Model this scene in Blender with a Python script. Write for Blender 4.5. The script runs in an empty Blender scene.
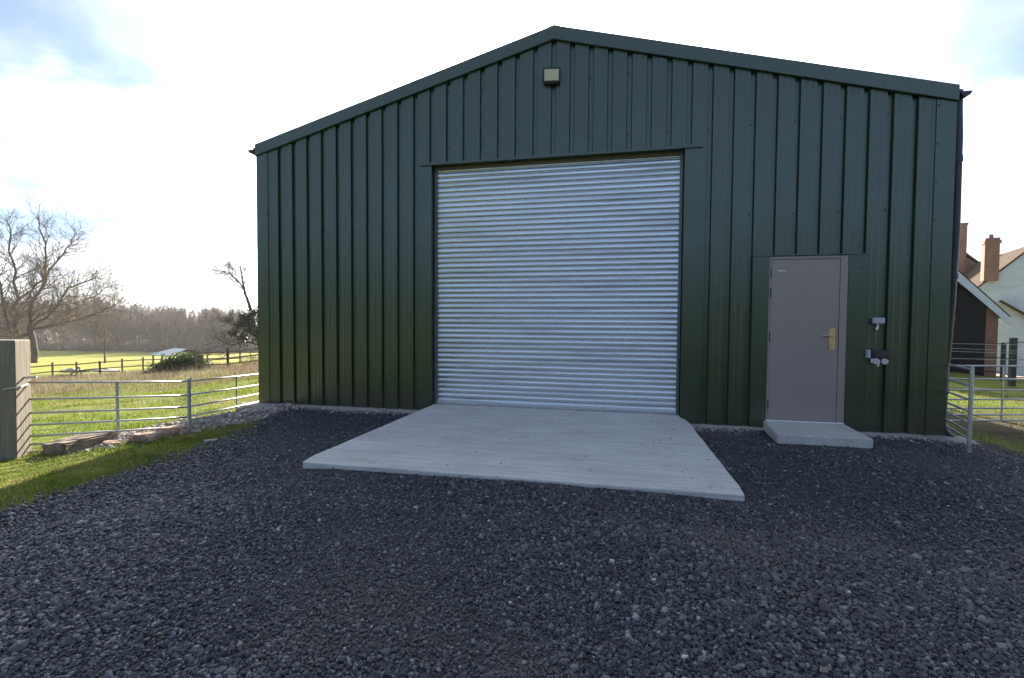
import bpy, bmesh, math, random
import numpy as np
from mathutils import Vector, Matrix, noise
random.seed(7); RNG = np.random.default_rng(11)
R = math.radians
S = bpy.context.scene
COL = S.collection

# ------------------------------------------------------------------ camera
CAM = Vector((0.8553, -6.6102, 1.3264)); YAW, PITCH, ROLL, FPX = -0.2117, -0.0329, 0.0069, 471.02
FW = Vector((math.sin(YAW)*math.cos(PITCH), math.cos(YAW)*math.cos(PITCH), math.sin(PITCH)))
_rt = Vector((math.cos(YAW), -math.sin(YAW), 0)); _up = _rt.cross(FW)
RT = _rt*math.cos(ROLL) + _up*math.sin(ROLL); UP = -_rt*math.sin(ROLL) + _up*math.cos(ROLL)
cd = bpy.data.cameras.new('camera'); cam = bpy.data.objects.new('camera', cd); COL.objects.link(cam)
m = Matrix.Identity(4)
for i in range(3):
    m[i][0] = RT[i]; m[i][1] = UP[i]; m[i][2] = -FW[i]; m[i][3] = CAM[i]
cam.matrix_world = m
cd.sensor_width = 36; cd.lens = FPX/1024*36; cd.clip_start = .05; cd.clip_end = 9000
S.camera = cam

def at(px, py, d):                      # a point seen at a pixel, d metres deep
    return CAM + (FW + RT*((px-512)/FPX) - UP*((py-339)/FPX))*d

# ------------------------------------------------------------------ materials
def new_mat(name):
    mt = bpy.data.materials.new(name); mt.use_nodes = True
    nt = mt.node_tree; b = nt.nodes['Principled BSDF']
    return mt, nt, b
def N(nt, t, **kw):
    n = nt.nodes.new(t)
    for k, v in kw.items():
        if k in n.inputs: n.inputs[k].default_value = v
        else: setattr(n, k, v)
    return n
def ramp(nt, fac, stops):
    r = nt.nodes.new('ShaderNodeValToRGB'); e = r.color_ramp.elements
    while len(e) < len(stops): e.new(.5)
    for el, (p, c) in zip(e, stops):
        el.position = p; el.color = (c, c, c, 1) if isinstance(c, (int, float)) else (*c, 1)
    nt.links.new(fac, r.inputs[0]); return r.outputs[0]
def coords(nt, scale=(1, 1, 1), kind='Object'):
    tc = nt.nodes.new('ShaderNodeTexCoord'); mp = nt.nodes.new('ShaderNodeMapping')
    mp.inputs['Scale'].default_value = scale
    nt.links.new(tc.outputs[kind], mp.inputs[0]); return mp.outputs[0]
def world_pos(nt, scale=(1, 1, 1)):
    g = nt.nodes.new('ShaderNodeNewGeometry'); mp = nt.nodes.new('ShaderNodeMapping')
    mp.inputs['Scale'].default_value = scale
    nt.links.new(g.outputs['Position'], mp.inputs[0]); return mp.outputs[0]
def noise_n(nt, vec, scale, detail=4, rough=.55):
    n = N(nt, 'ShaderNodeTexNoise', Scale=scale, Detail=detail, Roughness=rough)
    nt.links.new(vec, n.inputs['Vector']); return n.outputs[0]
def mix(nt, fac, a, b):
    x = nt.nodes.new('ShaderNodeMix'); x.data_type = 'RGBA'
    for inp, v in ((0, fac), (6, a), (7, b)):
        if hasattr(v, 'is_linked') or hasattr(v, 'links'): nt.links.new(v, x.inputs[inp])
        elif isinstance(v, (int, float)): x.inputs[inp].default_value = v if inp == 0 else (v, v, v, 1)
        else: x.inputs[inp].default_value = (*v, 1)
    return x.outputs[2]
def math_n(nt, op, a, b=0.5):
    x = nt.nodes.new('ShaderNodeMath'); x.operation = op
    for i, v in enumerate((a, b)):
        if hasattr(v, 'links'): nt.links.new(v, x.inputs[i])
        else: x.inputs[i].default_value = v
    return x.outputs[0]
def bump(nt, b, h, strength, dist):
    n = N(nt, 'ShaderNodeBump', Strength=strength, Distance=dist)
    nt.links.new(h, n.inputs['Height']); nt.links.new(n.outputs[0], b.inputs['Normal'])
def simple(name, col, rough=.6, metal=0., var=.12, vs=6., bmp=0., bs=60., spec=.5):
    mt, nt, b = new_mat(name); v = world_pos(nt)
    n = noise_n(nt, v, vs, 6)
    lo = tuple(c*(1-var) for c in col); hi = tuple(min(1, c*(1+var)) for c in col)
    nt.links.new(ramp(nt, n, [(.3, lo), (.7, hi)]), b.inputs['Base Color'])
    b.inputs['Roughness'].default_value = rough; b.inputs['Metallic'].default_value = metal
    b.inputs['Specular IOR Level'].default_value = spec
    if bmp: bump(nt, b, noise_n(nt, v, bs, 5), bmp, .01)
    return mt
M = {}
def mat_cladding():
    mt, nt, b = new_mat('green_coated_steel'); v = world_pos(nt)
    base = ramp(nt, noise_n(nt, v, .7, 5), [(.3, (.014, .036, .009)), (.7, (.019, .044, .012))])
    streak = noise_n(nt, world_pos(nt, (9, 9, .6)), 1.5, 5)
    base = mix(nt, ramp(nt, streak, [(.5, 0.), (.8, .2)]), base, (.03, .05, .03))
    sep = nt.nodes.new('ShaderNodeSeparateXYZ'); nt.links.new(v, sep.inputs[0])
    # splashed mud and dust on the foot of the sheets
    low = ramp(nt, math_n(nt, 'ADD', sep.outputs[2], math_n(nt, 'MULTIPLY', noise_n(nt, v, 9, 6), -.35)), [(.0, .45), (.28, 0.)])
    base = mix(nt, low, base, (.075, .068, .05))
    nt.links.new(base, b.inputs['Base Color'])
    nt.links.new(ramp(nt, noise_n(nt, v, 3, 5), [(.3, .27), (.7, .36)]), b.inputs['Roughness'])
    b.inputs['Specular IOR Level'].default_value = 1.
    bump(nt, b, noise_n(nt, world_pos(nt, (2.2, 2.2, .9)), 1., 2), .35, .012)
    return mt
def mat_galv(name, col=(.62, .65, .70), rough=.38, dirt=.5):
    mt, nt, b = new_mat(name); v = world_pos(nt)
    vo = N(nt, 'ShaderNodeTexVoronoi', Scale=55.); nt.links.new(v, vo.inputs['Vector'])
    base = mix(nt, .05, col, vo.outputs['Color'])
    bw = nt.nodes.new('ShaderNodeRGBToBW'); nt.links.new(base, bw.inputs[0])
    g = ramp(nt, bw.outputs[0], [(.3, tuple(c*.86 for c in col)), (.8, col)])
    d = noise_n(nt, world_pos(nt, (.45, 1, 9)), 1.2, 10, .74)
    g = mix(nt, ramp(nt, d, [(.48, 0.), (.66, dirt)]), g, (.26, .26, .25))
    nt.links.new(g, b.inputs['Base Color'])
    b.inputs['Metallic'].default_value = .85
    nt.links.new(ramp(nt, d, [(.35, rough), (.7, rough+.2)]), b.inputs['Roughness'])
    return mt
def mat_concrete(name, a, c, brushed=True):
    mt, nt, b = new_mat(name); v = world_pos(nt)
    n = noise_n(nt, v, 1.3, 8, .65); base = ramp(nt, n, [(.3, a), (.7, c)])
    fine = noise_n(nt, world_pos(nt, (1.8, 30, 30)) if brushed else v, 1. if brushed else 40., 6, .62)
    base = mix(nt, ramp(nt, fine, [(.35, 0.), (.62, .6)]), base, tuple(x*.72 for x in a))
    st = noise_n(nt, v, 4.2, 9, .75)
    base = mix(nt, ramp(nt, st, [(.54, 0.), (.68, .5)]), base, (.34, .31, .26))
    sp = noise_n(nt, v, 38, 3, .5); base = mix(nt, ramp(nt, sp, [(.69, 0.), (.73, .7)]), base, (.09, .085, .08))
    nt.links.new(base, b.inputs['Base Color']); b.inputs['Roughness'].default_value = .85
    bump(nt, b, math_n(nt, 'ADD', fine, sp), .8 if brushed else .4, .012)
    return mt
def mat_attr(name, stops, rough=.7, trans=0., patch=None, spec=.4, attr='tint'):
    mt, nt, b = new_mat(name)
    a = nt.nodes.new('ShaderNodeAttribute'); a.attribute_name = attr
    c = ramp(nt, a.outputs['Fac'], stops)
    if patch:
        n = noise_n(nt, world_pos(nt), patch[0], 5, .6)
        c = mix(nt, ramp(nt, n, [(patch[1], 0.), (patch[2], patch[3])]), c, patch[4])
    nt.links.new(c, b.inputs['Base Color']); b.inputs['Roughness'].default_value = rough
    b.inputs['Specular IOR Level'].default_value = spec
    if trans:
        t = nt.nodes.new('ShaderNodeBsdfTranslucent'); mx = nt.nodes.new('ShaderNodeMixShader')
        nt.links.new(c, t.inputs[0]); mx.inputs[0].default_value = trans
        nt.links.new(b.outputs[0], mx.inputs[1]); nt.links.new(t.outputs[0], mx.inputs[2])
        nt.links.new(mx.outputs[0], nt.nodes['Material Output'].inputs[0])
    return mt
def mat_bricks(name, a, c, mortar, sx=.225, sy=.075, white=False):
    mt, nt, b = new_mat(name); v = coords(nt, kind='Object')
    sep = nt.nodes.new('ShaderNodeSeparateXYZ'); nt.links.new(v, sep.inputs[0])
    cmb = nt.nodes.new('ShaderNodeCombineXYZ')
    nt.links.new(math_n(nt, 'ADD', sep.outputs[0], sep.outputs[1]), cmb.inputs[0]); nt.links.new(sep.outputs[2], cmb.inputs[1])
    br = nt.nodes.new('ShaderNodeTexBrick'); nt.links.new(cmb.outputs[0], br.inputs['Vector'])
    br.inputs['Scale'].default_value = 1.; br.inputs['Brick Width'].default_value = sx; br.inputs['Row Height'].default_value = sy
    br.inputs['Mortar Size'].default_value = .008
    br.inputs['Color1'].default_value = (*a, 1); br.inputs['Color2'].default_value = (*c, 1); br.inputs['Mortar'].default_value = (*mortar, 1)
    n = noise_n(nt, v, 1.4, 7, .7)
    col = mix(nt, ramp(nt, n, [(.45, 0.), (.75, .5)]), br.outputs['Color'], tuple(x*.55 for x in a))
    nt.links.new(col, b.inputs['Base Color']); b.inputs['Roughness'].default_value = .85
    bump(nt, b, br.outputs['Fac'], -.4, .01)
    return mt
def mat_striped(name, a, c, axis, pitch, sharp=.12, rough=.7):      # boards or tiles laid in courses
    mt, nt, b = new_mat(name); v = coords(nt, kind='Object')
    sep = nt.nodes.new('ShaderNodeSeparateXYZ'); nt.links.new(v, sep.inputs[0])
    f = math_n(nt, 'FRACT', math_n(nt, 'DIVIDE', sep.outputs[axis], pitch), 0)
    n = noise_n(nt, v, 5, 7, .7)
    col = ramp(nt, n, [(.3, a), (.7, c)])
    col = mix(nt, ramp(nt, f, [(0., .75), (sharp, 0.)]), col, tuple(x*.35 for x in a))
    nt.links.new(col, b.inputs['Base Color']); b.inputs['Roughness'].default_value = rough
    b.inputs['Specular IOR Level'].default_value = .12; bump(nt, b, f, .6, .02)
    return mt

M['clad'] = mat_cladding()
M['galv'] = mat_galv('galvanised_slats', (.64, .68, .72), .22, .55)
M['guide'] = mat_galv('dull_guide', (.20, .22, .23), .5, .3)
M['pipe'] = mat_galv('galvanised_tube', (.55, .56, .57), .42, .3)
M['slab'] = mat_concrete('brushed_concrete', (.60, .585, .55), (.76, .745, .71))
M['step'] = mat_concrete('smooth_concrete', (.54, .525, .49), (.70, .685, .65), False)
M['foot'] = mat_concrete('rough_concrete', (.30, .28, .25), (.46, .44, .40), False)
M['door'] = simple('taupe_paint', (.30, .25, .232), .42, 0, .05, 1.2)
M['frame'] = simple('taupe_frame_paint', (.30, .253, .235), .42, 0, .05, 1.2)
M['brass'] = simple('worn_brass', (.72, .50, .26), .32, .8, .1, 20)
M['black'] = simple('black_plastic', (.018, .02, .026), .4, 0, .2)
M['navy'] = simple('dark_gutter_plastic', (.022, .022, .032), .35, 0, .15)
M['dark'] = simple('dark_void', (.01, .01, .01), .9)
M['glassy'] = simple('frosted_lamp_lens', (.62, .58, .46), .3, 0, .05, 30)
M['grey_plastic'] = simple('grey_plastic', (.42, .46, .50), .4, 0, .06)
M['white_plastic'] = simple('white_plastic', (.75, .76, .78), .35, 0, .04)
M['screw'] = simple('screw_cap', (.02, .03, .02), .5)
M['tan'] = simple('tan_reflection', (.13, .11, .075), .5)  # painted reflection of the top slats, darkened for the shade under the header
M['wood'] = simple('weathered_timber', (.20, .175, .14), .85, 0, .35, 9, .5, 25)
def mat_grain(name, a, c, sc=(26, 26, 1.6)):
    mt, nt, b = new_mat(name); v = coords(nt, sc); n = noise_n(nt, v, 1.4, 8, .7); n2 = noise_n(nt, coords(nt), 2.5, 6, .65)
    col = ramp(nt, n, [(.28, tuple(x*.45 for x in a)), (.42, a), (.7, c)])
    col = mix(nt, ramp(nt, n2, [(.5, 0.), (.7, .55)]), col, (.12, .13, .08))
    nt.links.new(col, b.inputs['Base Color']); b.inputs['Roughness'].default_value = .9; bump(nt, b, n, .6, .012); return mt
M['wood'] = mat_grain('weathered_post_timber', (.19, .165, .125), (.29, .26, .21))
M['woodfar'] = simple('fence_timber', (.17, .12, .075), .85, 0, .3, 3)
M['timberblock'] = simple('old_sleeper', (.23, .185, .14), .9, 0, .4, 7, .8, 18)
M['bark'] = simple('bark', (.075, .055, .04), .9, 0, .3, 1.5)
M['twig'] = simple('twig', (.14, .095, .065), .85, 0, .25, .8)
M['darkbark'] = simple('dark_bark', (.06, .05, .036), .9, 0, .3, 1.)
M['brick'] = mat_bricks('red_brick', (.34, .13, .07), (.26, .10, .06), (.30, .25, .20))
M['whitebrick'] = mat_bricks('whitewashed_brick', (.70, .73, .76), (.63, .66, .69), (.56, .58, .61))
M['tile'] = mat_striped('clay_tile', (.055, .035, .023), (.10, .068, .045), 2, .11, rough=.95)
M['board'] = mat_striped('black_weatherboard', (.016, .017, .02), (.028, .028, .032), 2, .17)
M['whitepaint'] = simple('white_painted_board', (.72, .73, .75), .5, 0, .06)
M['tin'] = mat_striped('blue_grey_tin', (.16, .22, .27), (.24, .30, .35), 0, .25, rough=.4)
M['greenpost'] = simple('dark_green_post', (.014, .03, .02), .5)
M['tarp'] = simple('pale_sheet', (.42, .38, .32), .6, 0, .12, 3)
M['gravel'] = mat_attr('crushed_slate', [(0, (.022, .024, .028)), (.4, (.058, .062, .072)), (.7, (.125, .13, .14)), (.92, (.29, .292, .30)), (.965, (.17, .14, .11)), (1., (.50, .49, .47))],
                       .50, patch=(.7, .50, .68, .5, (.12, .108, .094)))
M['rub'] = mat_attr('rubble', [(0, (.20, .165, .13)), (.45, (.36, .33, .29)), (.8, (.55, .53, .50)), (1., (.42, .27, .19))], .9)
M['rock'] = simple('pink_sandstone', (.36, .25, .19), .9, 0, .45, 22, .9, 45)
M['rockgrey'] = simple('grey_stone', (.33, .32, .30), .9, 0, .25, 14, .6, 30)
M['grass'] = mat_attr('short_grass', [(0, (.06, .11, .012)), (.5, (.12, .18, .02)), (.85, (.20, .22, .035)), (1., (.38, .31, .17))], .5, .45, patch=(1.6, .50, .66, .6, (.26, .21, .11)))
M['rough'] = mat_attr('rough_grass', [(0, (.07, .12, .012)), (.5, (.16, .22, .022)), (.8, (.25, .26, .045)), (1., (.34, .25, .12))], .5, .45, patch=(.35, .5, .7, .5, (.17, .14, .06)))
M['dry'] = mat_attr('dry_stems', [(0, (.15, .10, .065)), (.6, (.24, .175, .12)), (1., (.32, .26, .17))], .7, .3)
M['leaf'] = mat_attr('evergreen_leaf', [(0, (.03, .06, .012)), (.6, (.06, .10, .02)), (1., (.11, .13, .03))], .4, .3)
M['leafdark'] = mat_attr('ivy_leaf', [(0, (.02, .032, .012)), (1., (.055, .06, .025))], .4, .2)
M['redtwig'] = simple('reddish_twigs', (.20, .09, .06), .85)
M['deadleaf'] = simple('dead_leaf', (.20, .11, .05), .7, 0, .3, 40)
M['woodmass'] = mat_attr('winter_wood', [(0, (.13, .10, .075)), (.6, (.24, .185, .14)), (1., (.18, .18, .09))], .9)

def mat_ground():
    mt, nt, b = new_mat('field_ground'); v = world_pos(nt)
    sep = nt.nodes.new('ShaderNodeSeparateXYZ'); nt.links.new(v, sep.inputs[0])
    n1 = noise_n(nt, v, .22, 6, .6); n2 = noise_n(nt, v, 3.5, 8, .7)
    g = ramp(nt, n2, [(.3, (.07, .11, .014)), (.7, (.19, .22, .03))])
    g = mix(nt, ramp(nt, n1, [(.42, 0.), (.62, .6)]), g, (.17, .15, .06))
    # distance from the yard decides what grows: bare soil, rough grass, reddish dead growth, lush field
    a = nt.nodes.new('ShaderNodeAttribute'); a.attribute_name = 'zone'
    z = nt.nodes.new('ShaderNodeSeparateColor'); nt.links.new(a.outputs['Color'], z.inputs[0])
    g = mix(nt, z.outputs[0], g, ramp(nt, n2, [(.3, (.05, .036, .024)), (.7, (.10, .075, .05))]))
    g = mix(nt, z.outputs[1], g, ramp(nt, n2, [(.3, (.13, .085, .055)), (.7, (.21, .145, .095))]))
    lu = mix(nt, ramp(nt, noise_n(nt, world_pos(nt, (.05, .16, 1)), 1., 6, .6), [(.42, 0.), (.62, .7)]), ramp(nt, noise_n(nt, v, .5, 8, .7), [(.3, (.20, .23, .03)), (.7, (.31, .31, .05))]), (.24, .21, .07))
    g = mix(nt, z.outputs[2], g, lu)
    nt.links.new(g, b.inputs['Base Color']); b.inputs['Roughness'].default_value = .95; b.inputs['Specular IOR Level'].default_value = .1
    bump(nt, b, n2, .8, .08)
    return mt
M['ground'] = mat_ground()
def mat_yard():
    mt, nt, b = new_mat('slate_fines'); v = world_pos(nt)
    vo = N(nt, 'ShaderNodeTexVoronoi', Scale=75.); nt.links.new(v, vo.inputs['Vector'])
    bw = nt.nodes.new('ShaderNodeRGBToBW'); nt.links.new(vo.outputs['Color'], bw.inputs[0])
    c = ramp(nt, bw.outputs[0], [(.2, (.012, .013, .016)), (.6, (.03, .032, .038)), (.9, (.08, .084, .092))])
    c = mix(nt, ramp(nt, noise_n(nt, v, .75, 5, .6), [(.50, 0.), (.66, .4)]), c, (.045, .041, .037))
    nt.links.new(c, b.inputs['Base Color']); b.inputs['Roughness'].default_value = .75
    bump(nt, b, vo.outputs['Distance'], -.9, .02)
    return mt
M['yard'] = mat_yard()

# ------------------------------------------------------------------ object helpers
def tag(o, label=None, cat=None, group=None, kind=None):
    if label: o['label'] = label
    if cat: o['category'] = cat
    if group: o['group'] = group
    if kind: o['kind'] = kind
    return o
def empty(name, loc, label, cat, group=None, rz=0.):
    o = bpy.data.objects.new(name, None); COL.objects.link(o); o.location = loc; o.rotation_euler = (0, 0, rz)
    return tag(o, label, cat, group)
def link(name, me, mat, parent=None, smooth=False):
    o = bpy.data.objects.new(name, me); COL.objects.link(o)
    if mat is not None: me.materials.append(mat)
    if parent is not None: o.parent = parent
    if smooth:
        me.polygons.foreach_set('use_smooth', [True]*len(me.polygons))
    return o
class MB:
    def __init__(s): s.v = []; s.f = []
    def add(s, vs, fs):
        k = len(s.v); s.v += [tuple(v) for v in vs]; s.f += [tuple(i+k for i in f) for f in fs]; return s
    def box(s, x0, x1, y0, y1, z0, z1):
        vs = [(x, y, z) for z in (z0, z1) for y in (y0, y1) for x in (x0, x1)]
        return s.add(vs, [(0, 2, 3, 1), (4, 5, 7, 6), (0, 1, 5, 4), (2, 6, 7, 3), (0, 4, 6, 2), (1, 3, 7, 5)])
    def prism(s, pts, axis, a, b):         # pts: 2-D outline in the other two axes
        def mk(p, t):
            q = list(p); q.insert(axis, t); return tuple(q)
        n = len(pts); vs = [mk(p, a) for p in pts] + [mk(p, b) for p in pts]
        fs = [tuple(range(n)), tuple(range(2*n-1, n-1, -1))] + [(i, i+n, (i+1) % n+n, (i+1) % n) for i in range(n)]
        return s.add(vs, fs)
    def hexa(s, vs):                       # 8 corners: bottom 4 ccw, top 4 ccw
        return s.add(vs, [(3, 2, 1, 0), (4, 5, 6, 7), (0, 1, 5, 4), (1, 2, 6, 5), (2, 3, 7, 6), (3, 0, 4, 7)])
    def tube(s, pts, r, n=8, cap=True):
        pts = [Vector(p) for p in pts]; rs = r if isinstance(r, (list, tuple)) else [r]*len(pts)
        rings = []; ref = None
        for i, p in enumerate(pts):
            t = (pts[min(i+1, len(pts)-1)]-pts[max(i-1, 0)]).normalized()
            if ref is None: ref = Vector((0, 0, 1)) if abs(t.z) < .9 else Vector((1, 0, 0))
            u = t.cross(ref).normalized(); w = u.cross(t); ref = w
            rings.append([p + (u*math.cos(a*2*math.pi/n) + w*math.sin(a*2*math.pi/n))*rs[i] for a in range(n)])
        k0 = len(rings); vs = [v for rg in rings for v in rg]
        fs = [(i*n+a, i*n+(a+1) % n, (i+1)*n+(a+1) % n, (i+1)*n+a) for i in range(k0-1) for a in range(n)]
        if cap: fs += [tuple(range(n-1, -1, -1)), tuple(range((k0-1)*n, k0*n))]
        return s.add(vs, fs)
    def build(s, name, mat, parent=None, smooth=False, bevel=0.):
        me = bpy.data.meshes.new(name); me.from_pydata(s.v, [], s.f)
        bm = bmesh.new(); bm.from_mesh(me); bmesh.ops.recalc_face_normals(bm, faces=bm.faces)
        bm.to_mesh(me); bm.free(); me.update()
        o = link(name, me, mat, parent, smooth)
        if bevel:
            b = o.modifiers.new('bevel', 'BEVEL'); b.width = bevel; b.segments = 2; b.limit_method = 'ANGLE'
        return o
def np_mesh(name, verts, faces, mat, parent=None, tint=None, smooth=False):
    """verts (n,3), faces (m,k) of equal size, tint per face"""
    me = bpy.data.meshes.new(name); nv = len(verts); nf, k = faces.shape
    me.vertices.add(nv); me.vertices.foreach_set('co', np.ascontiguousarray(verts, dtype=np.float32).ravel())
    me.loops.add(nf*k); me.loops.foreach_set('vertex_index', np.ascontiguousarray(faces, dtype=np.int32).ravel())
    me.polygons.add(nf); me.polygons.foreach_set('loop_start', np.arange(0, nf*k, k, dtype=np.int32))
    me.polygons.foreach_set('use_smooth', np.full(nf, smooth))
    me.update(calc_edges=True)
    if tint is not None:
        a = me.attributes.new('tint', 'FLOAT', 'FACE'); a.data.foreach_set('value', np.ascontiguousarray(tint, dtype=np.float32))
    o = bpy.data.objects.new(name, me); COL.objects.link(o); me.materials.append(mat)
    if parent is not None: o.parent = parent
    return o

# ------------------------------------------------------------------ terrain
def ss(a, b, x):
    t = np.clip((x-a)/(b-a), 0, 1); return t*t*(3-2*t)
def nz(x, y, sc, seed=0.):
    """cheap smooth value noise on numpy arrays"""
    x = np.asarray(x, float)*sc+seed*17.3; y = np.asarray(y, float)*sc-seed*9.1
    def h(i, j):
        v = np.sin(i*127.1+j*311.7+seed*3.3)*43758.5453; return v-np.floor(v)
    i = np.floor(x); j = np.floor(y); u = x-i; v = y-j; u = u*u*(3-2*u); v = v*v*(3-2*v)
    return (h(i, j)*(1-u)+h(i+1, j)*u)*(1-v)+(h(i, j+1)*(1-u)+h(i+1, j+1)*u)*v
def edge_left(y):      # edge of the slate towards the grass strip
    y = np.asarray(y, float)
    return np.interp(y, [-9, -5.2, -4.16, -3.46, -2.32, -1.2, -.6, .2], [-3.1, -3.25, -3.34, -3.40, -3.55, -3.75, -4.3, -4.9])
def height(x, y):
    x = np.asarray(x, float); y = np.asarray(y, float)
    xl = np.where(y < 0, -5.15, -4.9)
    dx = np.maximum(0, np.maximum(xl-x, x-5.6)); dy = np.maximum(0, y-16)
    s = np.hypot(dx, dy)
    side = ss(2, -30, x)
    drop = np.interp(s, [0, 35, 150, 260, 2500], [0, 2.98, 8.4, 8.0, 6.0])
    drop_r = np.interp(s, [0, 35, 150, 400, 2500], [0, 2.6, 4.0, 3.5, 3.0])
    d = np.where(x < 0, drop, drop_r)
    z = -.055 - d
    z = z + ss(.5, 4, s)*((nz(x, y, .35, 1)-.5)*.28+(nz(x, y, 1.3, 2)-.5)*.09) + (nz(x, y, 2.4, 3)-.5)*.03*ss(0, .6, s+ss(-3.4, -4, x))
    z = z - .05*ss(-3.3, -5.2, x)*ss(1, -1, y)
    return z
def yard_z(x, y):
    x = np.asarray(x, float); y = np.asarray(y, float)
    base = -.022 + .112*ss(-.3, -2.6, y)*ss(-3.6, -1.2, x)*ss(6.5, 3.5, x)
    base = base + (nz(x, y, .8, 5)-.5)*.045*ss(0, -1.5, y) + (nz(x, y, 3.1, 6)-.5)*.012
    return base
def graded(lo, hi, step, far, grow=1.18):
    a = list(np.arange(lo, hi+1e-6, step)); s = step
    up = [a[-1]]
    while up[-1] < far: s *= grow; up.append(up[-1]+s)
    s = step; dn = [a[0]]
    while dn[-1] > -far: s *= grow; dn.append(dn[-1]-s)
    return np.array(dn[::-1][:-1]+a+up[1:])
gx = graded(-16, 14, .2, 3500, 1.09); gy = graded(-9, 18, .2, 3500, 1.09)
X, Y = np.meshgrid(gx, gy); Z = height(X, Y)
nx, ny = len(gx), len(gy)
ii = (np.arange(ny-1)[:, None]*nx+np.arange(nx-1)[None, :]).ravel()
F = np.stack([ii, ii+1, ii+1+nx, ii+nx], 1)
g = np_mesh('ground', np.stack([X.ravel(), Y.ravel(), Z.ravel()], 1), F, M['ground'], smooth=True)
tag(g, kind='structure')
xs, ys = X.ravel(), Y.ravel()
dl = (xs-CAM.x)*FW.x+(ys-CAM.y)*FW.y
soil = ss(5.0, 5.4, xs)*ss(6.3, 5.9, xs-.30*(ys+1))*0
soil = (xs < 0)*ss(150, 158, dl)+np.clip(ss(5.2, 5.8, xs)*ss(3.6+0.1*xs, 1.2+.1*xs, ys)*(.55+.8*nz(xs, ys, 1.1, 8)), 0, 1)*(ys > -1.2)
red = (xs < -3)*ss(15, 22, dl)*ss(42, 36, dl)*(.05+.75*nz(xs, ys, .25, 9))
lush = (xs < 0)*ss(40, 44, dl)*ss(158, 150, dl)+(xs > 8)*ss(7, 10, ys)*.6
colz = np.stack([soil, np.clip(red, 0, 1), np.clip(lush, 0, 1), np.ones_like(soil)], 1).astype(np.float32)
ca = g.data.color_attributes.new('zone', 'FLOAT_COLOR', 'POINT'); ca.data.foreach_set('color', colz.ravel())

# slate yard: one sheet above the ground, ragged where it meets the grass
vy = np.arange(-16, .21, .07); cols = 150; V = []
for y in vy:
    l = float(edge_left(y))+float(nz(0, y, 5, 1)-.5)*.16+float(nz(0, y, 1.3, 2)-.5)*.25
    r = 5.15+max(0, -.45-y)*.9+float(nz(3, y, 4, 1)-.5)*.2
    r = min(r, 14)
    for k in range(cols): V.append((l+(r-l)*k/(cols-1), y))
V = np.array(V); zz = yard_z(V[:, 0], V[:, 1])
kk = np.tile(np.arange(cols), len(vy)); rim = np.minimum(kk, cols-1-kk)
gz = height(V[:, 0], V[:, 1]); zz = np.maximum(np.where(rim < 6, gz-.012+(zz-gz+.012)*rim/6., zz), gz-.02)
ii = (np.arange(len(vy)-1)[:, None]*cols+np.arange(cols-1)[None, :]).ravel()
yd = np_mesh('gravel_yard', np.stack([V[:, 0], V[:, 1], zz], 1), np.stack([ii, ii+1, ii+1+cols, ii+cols], 1), M['yard'], smooth=True)
tag(yd, kind='structure')

# loose crushed slate: real stones
def ico():
    bm = bmesh.new(); bmesh.ops.create_icosphere(bm, subdivisions=1, radius=1)
    v = np.array([list(q.co) for q in bm.verts]); f = np.array([[q.index for q in p.verts] for p in bm.faces]); bm.free(); return v, f
IV, IF = ico()
def stones(name, P, size, mat, flat=.6, tint=None):
    n = len(P); nvar = 24
    var = np.stack([IV*(1+RNG.uniform(-.28, .28, (12, 1)))*np.array([1, RNG.uniform(.6, .95), 1])+RNG.uniform(-.12, .12, (12, 3)) for _ in range(nvar)])
    idx = RNG.integers(0, nvar, n); Vv = var[idx]
    Vv[:, :, 2] *= flat
    q = RNG.normal(size=(n, 4)); q[:, 1:3] *= .45; q /= np.linalg.norm(q, axis=1)[:, None]
    w, x, y, z = q.T
    Rm = np.stack([1-2*(y*y+z*z), 2*(x*y-z*w), 2*(x*z+y*w), 2*(x*y+z*w), 1-2*(x*x+z*z), 2*(y*z-x*w), 2*(x*z-y*w), 2*(y*z+x*w), 1-2*(x*x+y*y)], 1).reshape(n, 3, 3)
    Vv = np.einsum('nij,nkj->nki', Rm, Vv)*size[:, None, None]+P[:, None, :]
    Ff = (IF[None]+(np.arange(n)*12)[:, None, None]).reshape(-1, 3)
    if tint is None: tint = RNG.random(n)
    return np_mesh(name, Vv.reshape(-1, 3), Ff, mat, tint=np.repeat(tint, len(IF)))
pts = []
def scatter(n, x0, x1, y0, y1): return np.stack([RNG.uniform(x0, x1, n), RNG.uniform(y0, y1, n)], 1)
P2 = np.concatenate([scatter(140000, -3.9, 6.4, -5.4, -.02), scatter(60000, -3.4, 5.4, -6.4, -3.0), scatter(60000, -2.6, 3.6, -5.9, -3.6)])
l = edge_left(P2[:, 1])+RNG.normal(0, .09, len(P2)); r = 5.15+np.maximum(0, -.45-P2[:, 1])*.9
ok = (P2[:, 0] > l) & (P2[:, 0] < r)
ok &= ~((P2[:, 0] > -1.80) & (P2[:, 0] < 1.83) & (P2[:, 1] > -3.06))
ok &= ~((P2[:, 0] > 2.66) & (P2[:, 0] < 3.70) & (P2[:, 1] > -.84))
ok &= P2[:, 1] < -.05
wear = nz(P2[:, 0], P2[:, 1], .9, 61)*.6+nz(P2[:, 0], P2[:, 1], 2.6, 62)*.4
ok &= RNG.random(len(P2)) > ss(.55, .72, wear)*.0
P2 = P2[ok]
sz = np.exp(RNG.normal(math.log(.0078), .36, len(P2)))*(.85+.4*nz(P2[:, 0], P2[:, 1], 1.2, 4)); sz = np.clip(sz, .004, .021); wz = nz(P2[:, 0], P2[:, 1], .9, 61)*.6+nz(P2[:, 0], P2[:, 1], 2.6, 62)*.4; sz = sz*(1-.22*ss(.5, .7, wz))
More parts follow.
